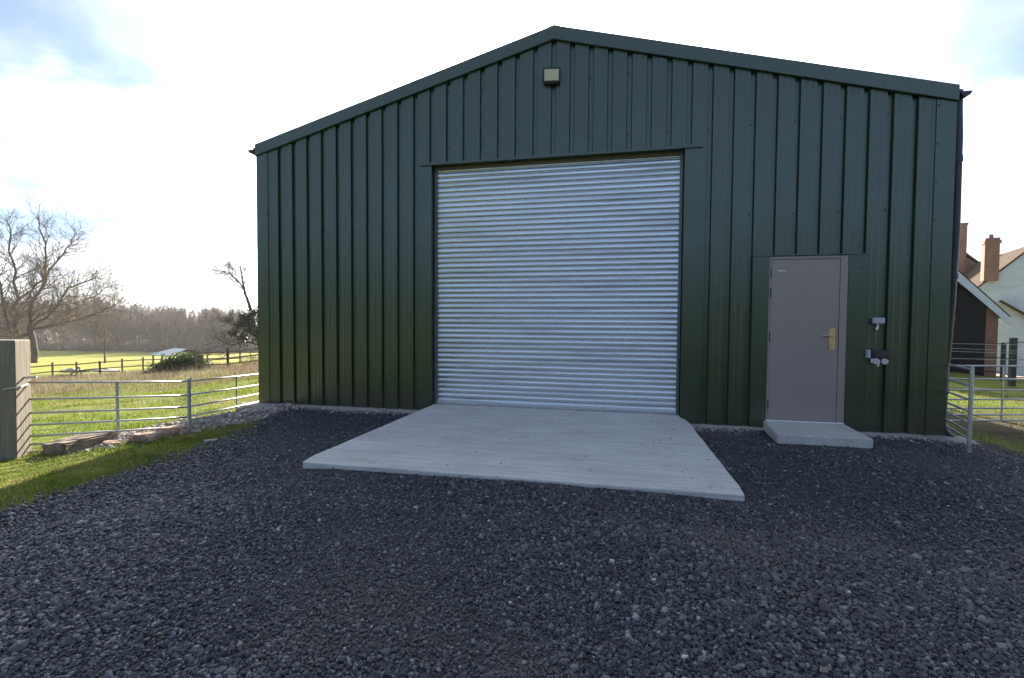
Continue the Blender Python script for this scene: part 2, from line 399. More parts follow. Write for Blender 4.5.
big = RNG.random(len(P2)) < .008; sz[big] *= 1.6
zz = np.maximum(yard_z(P2[:, 0], P2[:, 1]), height(P2[:, 0], P2[:, 1])-.02)+sz*.34
ti = np.clip(RNG.beta(1.5, 2.2, len(P2))*.93+.0, 0, .93); o_ = RNG.random(len(P2))
ti[o_ > .975] = RNG.uniform(.94, .97, (o_ > .975).sum()); ti[o_ > .993] = RNG.uniform(.97, 1., (o_ > .993).sum())
st = stones('slate_gravel', np.column_stack([P2, zz]), sz, M['gravel'], .74, ti)
tag(st, 'loose dark blue-grey crushed slate spread over the yard', 'gravel', kind='stuff')

# ------------------------------------------------------------------ the green steel barn
W2, HE, HA = 4.775, 4.150, 5.420
DEPTH = 15.0
def roof_z(x): return HA-(HA-HE)*abs(x)/W2
OX0, OX1, OZ = -1.79, 1.745, 3.64            # shutter opening
DX0, DX1, DZ = 2.79, 3.69, 2.205             # door opening
barn = empty('steel_barn', (0, 0, 0), 'dark green box profile steel barn with a galvanised roller shutter and grey door', 'barn')
def profile(pitch, x0, x1):
    pr = [(x0, 0.)]
    k = math.ceil((x0+.04)/pitch)
    while k*pitch < x1-.04:
        c = k*pitch
        pr += [(c-.100, 0), (c-.094, -.003), (c-.086, -.003), (c-.080, 0)] if c-.11 > x0 else []
        pr += [(c-.037, 0), (c-.026, .041), (c+.026, .041), (c+.037, 0)]
        pr += [(c+.080, 0), (c+.086, -.003), (c+.094, -.003), (c+.100, 0)] if c+.11 < x1 else []
        k += 1
    pr.append((x1, 0.))
    out = [pr[0]]
    for q in pr[1:]:
        if q[0] > out[-1][0]+1e-5: out.append(q)
    return out
def cladding(pr, zlo, zhi, mb, flip=lambda x, y, z: (x, y, z)):
    for (xa, ya), (xb, yb) in zip(pr, pr[1:]):
        la, lb = zlo((xa+xb)/2), zlo((xa+xb)/2)
        zs_a = np.linspace(la, zhi(xa), 9); zs_b = np.linspace(lb, zhi(xb), 9)
        vs = []; fs = []
        for a_, b_ in zip(zs_a, zs_b): vs += [flip(xa, ya, a_), flip(xb, yb, b_)]
        for i in range(8): fs.append((2*i, 2*i+1, 2*i+3, 2*i+2))
        mb.add(vs, fs)
PITCHW = .2562
pr = profile(PITCHW, -W2+.02, W2-.02)
def insert(pr, x):
    for i in range(len(pr)-1):
        (xa, ya), (xb, yb) = pr[i], pr[i+1]
        if xa+1e-4 < x < xb-1e-4:
            pr.insert(i+1, (x, ya+(yb-ya)*(x-xa)/(xb-xa))); return
for q in (OX0, OX1, DX0, DX1): insert(pr, q)
def zlo(x):
    if OX0 < x < OX1: return OZ+.02
    if DX0 < x < DX1: return DZ+.01
    return 0.012
mb = MB(); cladding(pr, zlo, lambda x: roof_z(x)-.04, mb)
me = bpy.data.meshes.new('front_cladding'); me.from_pydata(mb.v, [], mb.f)
bm = bmesh.new(); bm.from_mesh(me); bmesh.ops.remove_doubles(bm, verts=bm.verts, dist=.0004); bmesh.ops.recalc_face_normals(bm, faces=bm.faces); bm.to_mesh(me); bm.free()
fc = link('front_cladding', me, M['clad'], barn)
# screws that pin the sheets along each rail
def screw(mb, x, y, z, r=.008, d=.006, ax=1):
    pts = [(x+math.cos(a*math.pi/4)*r, z+math.sin(a*math.pi/4)*r) for a in range(8)]
    mb.prism(pts, 1, y-d, y+.002)
mb = MB(); screw(mb, 0, 0, 0, .010); sc0 = None
for zr in (.25, 1.45, 2.75, 3.9, 4.7):
    for k in range(-18, 19):
        x = k*PITCHW
        if zr > roof_z(x)-.3 or (OX0-.26 < x < OX1+.26 and zr < OZ+.05) or (DX0-.2 < x < DX1+.22 and zr < DZ): continue
        if k % 2 == 0:
            if sc0 is None: sc0 = o = mb.build('screw', M['screw'], fc)
            else: o = sc0.copy(); COL.objects.link(o); o.parent = fc
            o.location = (x-.008, .037, zr)
# sides, back and roof
for sx in (-1, 1):
    mb = MB(); prs = profile(.2562, .02, DEPTH)
    cladding(prs, lambda x: .012, lambda x: HE-.03, mb, lambda x, y, z: (sx*(W2-.045-y*1.), x, z))
    mb.build('side_cladding', M['clad'], barn)
mb = MB(); mb.prism([(-W2+.05, -.0), (W2-.05, -.0), (W2-.05, HE-.06), (0, HA-.06), (-W2+.05, HE-.06)], 1, DEPTH-.03, DEPTH); mb.build('rear_cladding', M['clad'], barn)
for sx in (-1, 1):
    mb = MB(); pts = []
    a = Vector((0, 0, HA-.022)); b_ = Vector((sx*(W2+.05), 0, HE-.022-(HA-HE)/W2*.09)); 
    mb.hexa([(a.x, -.02, a.z-.03), (b_.x, -.02, b_.z-.03), (b_.x, DEPTH+.05, b_.z-.03), (a.x, DEPTH+.05, a.z-.03),
             (a.x, -.02, a.z), (b_.x, -.02, b_.z), (b_.x, DEPTH+.05, b_.z), (a.x, DEPTH+.05, a.z)])
    y = .25
    while y < DEPTH:      # standing ribs of the roof sheet
        mb.hexa([(a.x, y-.02, a.z+.001), (b_.x, y-.02, b_.z+.001), (b_.x, y+.02, b_.z+.001), (a.x, y+.02, a.z+.001),
                 (a.x, y-.012, a.z+.03), (b_.x, y-.012, b_.z+.03), (b_.x, y+.012, b_.z+.03), (a.x, y+.012, a.z+.03)]); y += .333
    mb.build('roof_sheet', M['clad'], barn)
# barge flashings (fascia following the gable)
for sx in (-1, 1):
    mb = MB(); s_ = (HA-HE)/W2; xe = W2
    outer = [(0, HA+-.002), (sx*xe, HE+-.002), (sx*xe, HE-.170), (0, HA-.175)]
    mb.prism(outer, 1, -.040, -.032)
    mb.hexa([(0, -.040, HA-.004), (sx*xe, -.040, HE-.004), (sx*xe, .12, HE-.004), (0, .12, HA-.004), (0, -.040, HA+.004), (sx*xe, -.040, HE+.004), (sx*xe, .12, HE+.004), (0, .12, HA+.004)])
    mb.hexa([(0, -.040, HA-.179), (sx*xe, -.040, HE-.174), (sx*xe, -.004, HE-.180), (0, -.004, HA-.185), (0, -.040, HA-.173), (sx*xe, -.040, HE-.168), (sx*xe, -.004, HE-.174), (0, -.004, HA-.179)])
    for k in range(1, 10):
        x = sx*k*.5; screw(mb, x, -.040, roof_z(x)-.128, .0065)
    mb.build('barge_flashing', M['clad'], barn)
# ridge joint plate on the apex
mb = MB(); mb.prism([(-.08, HA-.173-.08*.267), (0, HA-.171), (.08, HA-.173-.08*.267), (.08, HA+.006-.08*.267), (0, HA+.007), (-.08, HA+.006-.08*.267)], 1, -.045, -.041); mb.build('apex_cap', M['clad'], barn)
# corner flashings
for sx in (-1, 1):
    mb = MB(); xa, xb = sx*(W2-.205), sx*W2
    mb.prism([(xa, -.011), (xb, -.011), (xb, .20), (xb-sx*.006, .20), (xb-sx*.006, -.002), (xa, -.002)], 2, .006, HE-.10)
    for z in np.arange(.35, 4., .45): screw(mb, xa+sx*.03, -.011, z, .014, .009)
    mb.box(min(xa, xa+sx*.006), max(xa, xa+sx*.006), -.0105, -.0075, .006, HE-.10)
    mb.build('corner_flashing', M['clad'], barn)
# flashings round the shutter and the door
def jamb(xa, xb, ztop, depth, inner):
    mb = MB()
    mb.box(min(xa, xb), max(xa, xb), -.019, -.012, .004, ztop)
    xf = min(xa, xb) if inner == max(xa, xb) else max(xa, xb)
    mb.box(xf-.003, xf+.003, -.0115, .0, .004, ztop)
    e = inner; sgn = 1 if inner == max(xa, xb) else -1
    mb.box(min(e, e-sgn*.006), max(e, e-sgn*.006), -.0115, depth, .004, ztop)
    xo = (min(xa, xb)+.05) if inner == max(xa, xb) else (max(xa, xb)-.05)
    for z in np.arange(.32, ztop-.1, .43): screw(mb, xo, -.019, z, .014, .009)
    mb.build('jamb_flashing', M['clad'], barn)
jamb(-1.985, OX0, OZ+.01, .13, OX0); jamb(1.975, OX1, OZ+.01, .13, OX1)
jamb(2.60, DX0, DZ+.0, .06, DX0); jamb(3.895, DX1, DZ+.0, .06, DX1)
mb = MB(); mb.box(-1.975, 1.965, -.046, -.0195, OZ+.014, OZ+.030); mb.box(OX0, OX1, -.044, .13, OZ+.004, OZ+.012); mb.box(-1.975, 1.965, -.0455, -.042, OZ-.004, OZ+.013); mb.build('header_flashing', M['clad'], barn)
mb = MB(); mb.box(2.62, 3.90, -.036, -.0195, DZ+.003, DZ+.014); mb.build('header_flashing', M['clad'], barn)
# roller shutter
SH = MB(); nseg = 8; nsl = 47; zb0 = .118
xsn = np.linspace(OX0+.04, OX1-.03, 30); rows = []
for k in range(nsl):
    for j in range(nseg):
        t = [0, .07, .16, .32, .5, .68, .84, .94][j]
        yy = .131-[0, .0105, .0145, .0165, .0170, .0155, .0125, .0065][j]
        z = zb0+.075*(k+t)
        if z > OZ: break
        rows.append((z, yy, k))
vs = []; fs = []
for i, (z, yy, k) in enumerate(rows):
    for x in xsn:
        dev = (noise.noise(Vector((x*1.2, k*.77, 1.7)))*.0016)+(noise.noise(Vector((x*.35, z*.8, 9.)))*.012)+(noise.noise(Vector((k*5.3, 2., 0)))*.004)
        dz = noise.noise(Vector((k*1.7, 4., x*.2)))*.0015-.004*math.sin((x-OX0)/(OX1-OX0)*math.pi)*.3
        vs.append((x, yy+dev, z+dz))
n = len(xsn)
for i in range(len(rows)-1):
    for j in range(n-1): fs.append((i*n+j, i*n+j+1, (i+1)*n+j+1, (i+1)*n+j))
SH.add(vs, fs)
me = bpy.data.meshes.new('roller_shutter'); me.from_pydata(SH.v, [], SH.f); me.update()
sh = link('roller_shutter', me, M['galv'], barn, smooth=True)
for p in me.polygons: pass
mb = MB(); mb.box(OX0+.04, OX1-.03, .095, .140, .104, .150); mb.build('bottom_rail', M['galv'], sh, bevel=.004)
for a, b_ in ((OX0+.007, OX0+.048), (OX1-.042, OX1-.007)):
    mb = MB(); mb.box(a, b_, .085, .150, .102, OZ); mb.build('guide_rail', M['guide'], sh, bevel=.003)
mb = MB(); mb.box(OX0-.05, OX1+.05, .16, .19, .0, OZ+.3); mb.box(OX0, OX1, .05, .16, OZ+.05, OZ+.08); mb.build('backing_sheet', M['dark'], sh)
mb = MB(); mb.box(OX0+.007, OX1-.007, .088, .102, OZ-.045, OZ+.002); mb.build('reflection_strip', M['tan'], sh)  # added strip: its tan stands in for reflections in the top slats
# personnel door
mb = MB(); mb.box(DX0+.003, DX0+.022, -.016, .07, .104, DZ-.004); mb.box(DX1-.085, DX1-.003, -.016, .07, .104, DZ-.004); mb.box(DX0+.022, DX1-.085, -.016, .07, DZ-.040, DZ-.004)
frm = mb.build('door_frame', M['frame'], barn, bevel=.002)
mb = MB(); mb.box(DX0+.003, DX1-.003, -.02, .06, .096, .112); mb.build('threshold', M['white_plastic'], frm)
mb = MB(); mb.box(DX0+.026, DX1-.089, -.008, .045, .118, DZ-.044); dr = mb.build('door', M['door'], barn, bevel=.002)
mb = MB(); mb.box(DX0+.105, DX0+.20, -.0095, -.0078, 2.015, 2.027); mb.build('name_plate', M['white_plastic'], dr)
mb = MB(); mb.prism([(3.497+ .034+.034*math.cos(a)*1., 1.02+.03+(.03)*math.sin(a)) for a in np.linspace(math.pi, 2*math.pi, 9)] + [(3.531+.034*math.cos(a), 1.27+.03*math.sin(a)) for a in np.linspace(0, math.pi, 9)], 1, -.018, -.008)
mb.tube([(3.525, -.018, 1.205), (3.525, -.062, 1.205)], .011, 10); mb.tube([(3.535, -.058, 1.205), (3.49, -.063, 1.207), (3.43, -.060, 1.203), (3.405, -.052, 1.198)], [.011, .011, .009, .008], 10)
mb.tube([(3.531, -.018, 1.10), (3.531, -.030, 1.10)], .014, 12)
mb.build('handle', M['brass'], dr, bevel=.0015)
for z in (.25, 1.12, 1.68, 1.93):
    mb = MB(); mb.tube([(DX0+.024, -.018, z), (DX0+.024, -.018, z+.12)], .007, 8); mb.build('hinge', M['black'], dr)
# gutters and downpipes
for sx in (-1, 1):
    mb = MB(); xo = sx*(W2+.012); ze = HE-.075; ring = []
    n = 10
    for k in range(n+1):
        a = math.pi*k/n; ring.append((xo+sx*(.058-.058*math.cos(a)), ze-.058*math.sin(a)))
    inn = [(xo+sx*(.058-.053*math.cos(math.pi*k/n)), ze-.053*math.sin(math.pi*k/n)) for k in range(n, -1, -1)]
    mb.prism(ring+inn, 1, -.035, DEPTH); mb.prism(ring, 1, -.039, -.0352)
    gt = mb.build('gutter', M['navy'], barn)
    if sx > 0:
        mb = MB(); path = [(W2+.07, .10, ze-.05), (W2+.07, .10, ze-.14), (W2+.085, .10, 3.6), (W2+.098, .11, 2.5), (W2+.090, .13, 1.6), (W2+.066, .15, .8), (W2+.052, .15, .14), (W2+.06, .10, .04), (W2+.07, .0, -.02)]
        mb.tube(path, .047, 16)
        for x, y, z in ((W2+.087, .10, 3.30), (W2+.094, .12, 1.9), (W2+.060, .15, .5)): mb.tube([(x, y, z), (x, y, z+.07)], .054, 16)
        mb.build('downpipe', M['navy'], barn, smooth=False)
# electrical things on the wall: each is lifted off by itself
fl = empty('floodlight', (-.02, -.05, 4.74), 'square floodlight with cream face high up under the barn apex', 'floodlight')
fl.rotation_euler = (R(19), R(2), R(4))
def box_c(mb, x0, x1, y0, y1, z0, z1): mb.box(x0, x1, y0, y1, z0, z1)
mb = MB(); mb.box(-.118, .118, -.045, .012, -.093, .093); mb.box(-.10, .10, .012, .03, -.075, .075); mb.build('housing', M['black'], fl, bevel=.006)
mb = MB(); mb.box(-.098, .098, -.050, -.0445, -.066, .072); ln = mb.build('lens', M['glassy'], fl, bevel=.002)
mb = MB(); mb.box(-.03, .03, -.053, -.0505, -.01, .03); mb.build('led_chip', simple('led_chip', (.70, .60, .38), .5), ln)
mb = MB(); mb.box(-.10, .10, -.046, .06, -.103, -.094); mb.box(-.085, -.075, .0, .085, -.103, -.03); mb.box(.075, .085, .0, .085, -.103, -.03); mb.build('bracket', M['black'], fl)
sn = empty('photocell_box', (4.018, -.003, 1.385), 'small pale grey box with a stub beneath, above the black lamp by the door', 'sensor')
mb = MB(); mb.box(-.062, .062, -.070, -.012, -.032, .042); mb.build('housing', M['grey_plastic'], sn, bevel=.014)
mb = MB(); mb.box(-.075, .045, -.012, .004, -.030, .030); mb.build('back_plate', M['black'], sn, bevel=.003)
mb = MB(); mb.tube([(-.0, -.03, -.032), (-.0, -.032, -.085)], .009, 10); mb.tube([(-.002, -.032, -.075), (-.016, -.034, -.105)], .014, 10); mb.build('stub', M['white_plastic'], sn)
tw = empty('twin_spotlight', (4.025, -.003, .965), 'black wall lamp with two small white spot heads beside the grey door', 'lamp')
mb = MB(); mb.box(-.085, .115, -.085, .0, -.035, .072); mb.build('housing', M['black'], tw, bevel=.016)
mb = MB(); mb.box(-.122, -.088, -.07, .0, -.03, .068); mb.build('side_box', M['grey_plastic'], tw, bevel=.006)
mb = MB(); mb.box(-.06, .10, -.088, -.0855, -.015, .055); mb.build('cover', simple('smoked_cover', (.05, .04, .042), .25), tw, bevel=.001)
for x in (-.035, .055):
    mb = MB(); mb.tube([(x, -.05, -.035), (x, -.07, -.058), (x-.004, -.100, -.072)], [.014, .030, .036], 14); sp = mb.build('spot_head', M['white_plastic'], tw, smooth=False)
mb = MB(); mb.tube([(-.03, -.07, -.07), (-.01, -.085, -.095), (-.015, -.08, -.13)], .009, 8); mb.tube([(-.055, -.03, -.035), (-.055, -.04, -.09)], .02, 8); mb.build('sensor_stalk', M['white_plastic'], tw)

# concrete apron, step and footing
def slab_mesh(name, outline, ztop, thick, mat, bev):
    mb = MB(); n = len(outline)
    top = [(x, y, ztop(x, y)) for x, y in outline]; bot = [(x, y, ztop(x, y)-thick) for x, y in outline]
    mb.add(bot+top, [tuple(range(n-1, -1, -1)), tuple(range(n, 2*n))]+[(i, (i+1) % n, (i+1) % n+n, i+n) for i in range(n)])
    return mb.build(name, mat, None, bevel=bev)
out = [(-1.78, -.012), (-1.79, -.3)]
out += [(-1.79+.003*math.sin(k*1.3), -.3-2.73*k/14) for k in range(1, 14)]
out += [(-1.76, -3.045)]
out += [(-1.76+3.53*k/16, -3.045+.003*math.sin(k*2.1)+.012*k/16) for k in range(1, 16)]
out += [(1.785, -3.03)] + [(1.80+.002*math.sin(k*1.9), -3.03+2.6*k/12) for k in range(1, 12)] + [(1.80, -.40), (1.785, -.22), (1.74, -.08), (1.735, -.012)]
zt = lambda x, y: .100+.022*min(1, -y/3.)
ap = slab_mesh('concrete_apron', out, zt, .16, M['slab'], .012)
# threshold strip inside the opening
mb = MB(); mb.box(OX0+.007, OX1-.007, -.011, .16, -.05, .0995); mb.build('inner_sill', M['slab'], ap)
tag(ap, 'pale brushed concrete apron laid in front of the roller shutter', 'concrete slab')
stp = slab_mesh('door_step', [(2.765, -.012), (2.69, -.80), (3.20, -.808), (3.645, -.80), (3.70, -.012)], lambda x, y: .094, .13, M['step'], .010)
tag(stp, 'low concrete doorstep below the grey door', 'step')
ft = MB(); vs = []; fs = []; nxx = 420
xs_ = np.linspace(-4.86, 4.98, nxx)
for i, x in enumerate(xs_):
    w = .05+.07*float(nz(x, 0, 3.1, 2))+.05*float(nz(x, 1, 9, 3)); 
    if x > 4.2: w += .22*(x-4.2)*(1.1)
    if x < -4.3: w += .25
    h = .004+.012*float(nz(x, 2, 7, 4))
    vs += [(x, .04, h), (x, -w*.55, h-.002), (x, -w, h-.02-.02*float(nz(x, 5, 11, 3))), (x, -w-.02, -.10)]
for i in range(nxx-1):
    for j in range(3): fs.append((4*i+j, 4*i+j+1, 4*i+4+j+1, 4*i+4+j))
ft.add(vs, fs); f_ = ft.build('concrete_footing', M['foot'])
tag(f_, 'thin ragged concrete footing showing under the green cladding', 'footing')

# ------------------------------------------------------------------ galvanised hurdles
RAILZ = [.15, .23, .32, .44, .57, .72, .90]
def hurdle(p0, p1, label, h0=0., uprights=(.5,), top=.94, group='galvanised hurdles', foot=-.04):
    p0 = Vector(p0); p1 = Vector(p1); d = p1-p0; L = d.length; 
    o = empty('livestock_hurdle', p0, label, 'hurdle', group)
    for z in RAILZ:
        mb = MB(); mb.tube([Vector((0, 0, z)), d*.5+Vector((0, 0, z-.004)), d+Vector((0, 0, z))], .0115, 10); mb.build('rail', M['pipe'], o, smooth=True)
    for t in (0, 1):
        mb = MB(); b = d*t; mb.tube([b+Vector((0, 0, foot)), b+Vector((0, 0, top))], .019, 12)
        mb.build('end_post', M['pipe'], o, smooth=False)
    for t in uprights:
        mb = MB(); b = d*t; n_ = Vector((-d.y, d.x, 0)).normalized()*.012
        mb.box(-.014, .014, -.004, .004, .14, .91); u = mb.build('upright', M['pipe'], o); u.location = b+n_; u.rotation_euler = (0, 0, math.atan2(d.y, d.x))
    return o
def gz_(x, y): return float(height(x, y))
# left pair, running from the big gatepost to the corner of the barn
A = at(22.5, 454, 5.03); A.z = -.235
B = at(188.5, 400, 6.05); B.z = -.345
hurdle(A, B, 'galvanised hurdle tied to the square wooden gatepost', uprights=(.53,))
B2 = B+Vector((-.023, .034, 0)); Cc = at(262, 400, 7.9); Cc.z = -.46; Cc.x = -4.98; Cc.y = .55
hurdle(B2, Cc, 'galvanised hurdle running up to the left corner of the barn', uprights=(.5,))
for z in (.1, .9):
    pass
# right
Dp = at(969, 446, 5.05); Dp.z = -.03
E1 = Dp+Vector((.40, 1.30, 0))
hurdle(Dp, E1, 'sunlit galvanised hurdle angled back along the barn side wall', uprights=(.55,))
q0 = at(951, 421, 6.42); q1 = at(1140, 421, 6.6); q0.z = -.105; q1.z = -.105
q0 = q0+(q0-q1)*.12
hurdle(q0, q1, 'galvanised hurdle crossing the mud right of the barn', uprights=(.345, .80))

# square gatepost
gp = empty('gatepost', at(16.5, 457, 4.86), 'thick square weathered timber gatepost at the left edge', 'post'); gp.location.z = -.12
ang = math.atan2(FW.y, FW.x)
gp.rotation_euler = (0, R(.4), R(31))
mb = MB(); mb.box(-.32, 0, 0, .26, -.3, 1.24)
mb.build('post', M['wood'], gp, bevel=.012)
mb = MB(); mb.tube([(-.09, -.012, .74), (-.01, -.016, .75), (.03, .03, .76), (.03, .14, .77)], .008, 8); mb.tube([(-.01, .14, .84), (.10, .15, .845)], .012, 8); mb.build('gate_hook', M['pipe'], gp)

# timber sleeper lying by the hurdle
a = at(63.7, 453.4, 5.0); c = at(120.8, 440.2, 5.62); e = at(33, 450.5, 5.22)
zb = -.16; 
p1 = Vector((a.x, a.y, zb)); p2 = Vector((c.x, c.y, zb)); p3 = Vector((e.x, e.y, zb)); 
dd = (p2-p1); nn = (p3-p1); nn = (nn-dd*(nn.dot(dd)/dd.dot(dd))); nn = nn.normalized()*.30
up_ = Vector((0, 0, .175))
mb = MB(); mb.hexa([p1, p2, p2+nn, p1+nn, p1+up_, p2+up_, p2+nn+up_*1.05, p1+nn+up_*.95]); sl = mb.build('timber_sleeper', M['timberblock'])
bm = bmesh.new(); bm.from_mesh(sl.data); bmesh.ops.bevel(bm, geom=bm.edges[:], offset=.016, segments=2, affect='EDGES'); bmesh.ops.subdivide_edges(bm, edges=bm.edges[:], cuts=7, use_grid_fill=True)
for v in bm.verts: v.co += Vector((noise.noise(v.co*9), noise.noise(v.co*9+Vector((5, 0, 0))), noise.noise(v.co*7+Vector((0, 9, 0)))))*.02
bm.to_mesh(sl.data); bm.free()
tag(sl, 'old brown timber sleeper lying in the grass against the hurdle', 'sleeper')

# rubble heap and individual stones
def rock(name, loc, size, mat, label, cat, group=None, seed=0, rz=0.):
    bm = bmesh.new(); bmesh.ops.create_icosphere(bm, subdivisions=3, radius=1)
    for v in bm.verts:
        n_ = noise.noise(v.co*1.3+Vector((seed*3.1, 0, 0)))*.45+noise.noise(v.co*3.5+Vector((0, seed, 0)))*.22+noise.noise(v.co*9.)*.06
        v.co *= 1+n_
        for ax in range(3): v.co[ax] = max(-.78, min(.78, v.co[ax]))
        v.co = Vector((v.co.x*size[0], v.co.y*size[1], v.co.z*size[2]))
    me = bpy.data.meshes.new(name); bm.to_mesh(me); bm.free()
    o = link(name, me, mat); o.location = loc; o.rotation_euler = (0, 0, rz); tag(o, label, cat, group); return o
def gnd(px, py, z): 
    r_ = FW + RT*((px-512)/FPX) - UP*((py-339)/FPX); return CAM+r_*((z-CAM.z)/r_.z)
rock('sandstone_lump', gnd(146, 438, -.05), (.17, .11, .075), M['rock'], 'pinkish sandstone lump lying nearest the timber sleeper', 'stone', None, 1, .3)
rock('sandstone_slab', gnd(176, 430, -.04), (.21, .13, .06), M['rock'], 'flat pinkish sandstone slab in the middle of the rubble', 'stone', None, 2, .5)
rock('sandstone_block', gnd(112, 446, -.09), (.14, .09, .065), M['rock'], 'small pinkish stone half buried in front of the timber sleeper', 'stone', None, 3, .1)
rock('grey_stone', gnd(212, 442, -.06), (.10, .06, .035), M['rockgrey'], 'small grey stone on the grass edge before the rubble', 'stone', None, 4, .4)
rock('grey_block', gnd(84, 452, -.12), (.08, .06, .035), M['rockgrey'], 'small grey stone in the grass below the sleeper corner', 'stone', None, 5, .4)
rock('pale_stone', gnd(336, 572, .05)+Vector((0, 0, .012)), (.030, .024, .024), M['rockgrey'], 'larger pale grey stone lying alone on the dark slate', 'stone', None, 7, .4)
rock('tan_stone', gnd(398, 531, .05)+Vector((0, 0, .008)), (.026, .016, .014), simple('tan_stone', (.42, .27, .15), .9), 'small orange tan stone on the dark slate before the apron', 'stone', None, 8, .4)
# corner pad of concrete
pad = slab_mesh('concrete_pad', [(-5.02, -.13), (-4.75, -.34), (-4.38, -.30), (-4.32, -.135), (-4.5, -.13), (-4.9, -.10)], lambda x, y: .02, .16, M['foot'], .012)
tag(pad, 'small concrete pad at the left corner of the barn', 'concrete pad')
n = 12000
t_ = RNG.random(n); bx = -4.95+.9*t_; by = -2.35+2.2*t_
px_ = bx+RNG.normal(0, .16, n)-.05; py_ = by+RNG.normal(0, .22, n)
ok = (px_ < -3.9+.0*t_) & (py_ < -.1) & (px_ > -5.25)
px_, py_ = px_[ok], py_[ok]
s_ = np.exp(RNG.normal(math.log(.0095), .6, len(px_))); s_ = np.clip(s_, .004, .05)
mound = .11*np.exp(-((px_-(-4.95+.9*(py_+2.35)/2.2)+.05)/.2)**2)*ss(-2.6, -1.6, py_)
pz_ = height(px_, py_)+mound*RNG.random(len(px_))**.4+s_*.2
rb = stones('rubble', np.column_stack([px_, py_, pz_]), s_, M['rub'], .7)
tag(rb, 'pale crumbled concrete and soil rubble along the fence line', 'rubble', kind='stuff')
P3 = scatter(170, -1.75, 1.75, -3.0, -.1); P3 = P3[(RNG.random(len(P3)) < .25+.9*ss(.7, 1.75, np.abs(P3[:, 0]))) | (P3[:, 1] < -2.7)]
s3 = RNG.uniform(.003, .009, len(P3)); o = stones('stray_chips', np.column_stack([P3, .100+.022*np.minimum(1, -P3[:, 1]/3.)+s3*.3]), s3, M['gravel'], .6, RNG.random(len(P3))*.8)
tag(o, 'stray slate chips scattered on the concrete apron', 'gravel', kind='stuff')
n = 5200; x_ = np.concatenate([RNG.uniform(-4.5, -1.85, n//2), RNG.uniform(1.86, 4.95, n-n//2)]); w_ = .05+.16*nz(x_, 0*x_, 1.7, 51)+.10*ss(1.8, 2.0, x_)*ss(2.7, 2.3, x_)
y_ = -.04-np.abs(RNG.normal(0, 1, n))*w_; k_ = ~((x_ > 2.66) & (x_ < 3.72)); x_, y_ = x_[k_], y_[k_]; s_ = np.clip(np.exp(RNG.normal(math.log(.007), .5, len(x_))), .003, .026)
o = stones('wall_foot_rubble', np.column_stack([x_, y_, yard_z(x_, y_)+.012*RNG.random(len(x_))+s_*.4]), s_, M['rub'], .7); tag(o, 'pale mortar crumbs and chippings along the foot of the green cladding', 'rubble', kind='stuff')
# dead leaves on the slate
def leaf(loc, rz, s, label):
    mb = MB(); outl = [(0, -1), (.25, -.5), (.75, -.45), (.5, 0), (.9, .4), (.35, .45), (0, 1), (-.35, .5), (-.85, .35), (-.5, 0), (-.7, -.5), (-.22, -.5)]
    n_ = len(outl); vs = [(x*s, y*s, s*.28*(x*x+y*y)) for x, y in outl]+[(0, 0, .002)]
    vs2 = [(x, y, z+.0012) for x, y, z in vs]
    mb.add(vs+vs2, [(i, (i+1) % n_, n_) for i in range(n_)]+[((i+1) % n_+n_+1, i+n_+1, 2*n_+1) for i in range(n_)]+[(i, i+n_+1, (i+1) % n_+n_+1, (i+1) % n_) for i in range(n_)])
    o = mb.build('dead_leaf', M['deadleaf']); o.location = loc; o.rotation_euler = (.2, .1, rz); tag(o, label, 'leaf')
leaf(gnd(621, 597, .055)+Vector((0, 0, .022)), .4, .032, 'brown dead leaf lying on the slate below the apron corner')
leaf(gnd(748, 634, .055)+Vector((0, 0, .022)), 1.4, .022, 'dark brown dead leaf near the bottom of the yard')

# ------------------------------------------------------------------ grass
def blades(name, xy, h, w, mat, zf=height, lean=.35, tint=None):
    n = len(xy); z = zf(xy[:, 0], xy[:, 1])-.01
    a = RNG.uniform(0, 2*math.pi, n); dx, dy = np.cos(a)*w, np.sin(a)*w
    la = RNG.uniform(0, 2*math.pi, n); ll = RNG.random(n)*lean*h
    b = np.column_stack([xy, z]); 
    v0 = b+np.column_stack([dx, dy, np.zeros(n)]); v1 = b-np.column_stack([dx, dy, np.zeros(n)])
    mid = b+np.column_stack([np.cos(la)*ll*.35, np.sin(la)*ll*.35, h*.6]); tip = b+np.column_stack([np.cos(la)*ll, np.sin(la)*ll, h*.95])
    v2 = mid+np.column_stack([dx*.7, dy*.7, np.zeros(n)]); v3 = mid-np.column_stack([dx*.7, dy*.7, np.zeros(n)])
    V_ = np.stack([v0, v1, v3, v2, tip], 1).reshape(-1, 3)
    k = np.arange(n)*5
    F_ = np.concatenate([np.stack([k, k+1, k+2], 1), np.stack([k, k+2, k+3], 1), np.stack([k+3, k+2, k+4], 1)])
    if tint is None: tint = RNG.random(n)
    return np_mesh(name, V_, F_, mat, tint=np.tile(tint, 3))
xy = scatter(90000, -5.6, -3.1, -6.2, .1)
e = edge_left(xy[:, 1])+(nz(xy[:, 0]*0, xy[:, 1], 5, 1)-.5)*.16
ok = (xy[:, 0] < e+RNG.normal(0, .09, len(xy))-.03) & (RNG.random(len(xy)) < .25+.9*nz(xy[:, 0], xy[:, 1], 2.2, 7))
ln_ = -4.95+.9*(xy[:, 1]+2.35)/2.2
ok &= ~((np.abs(xy[:, 0]-ln_+.05) < .24) & (xy[:, 1] > -2.2) & (RNG.random(len(xy)) < .93))
xy = xy[ok]
hh = RNG.uniform(.018, .05, len(xy))*(.6+.9*nz(xy[:, 0], xy[:, 1], 3.3, 3))
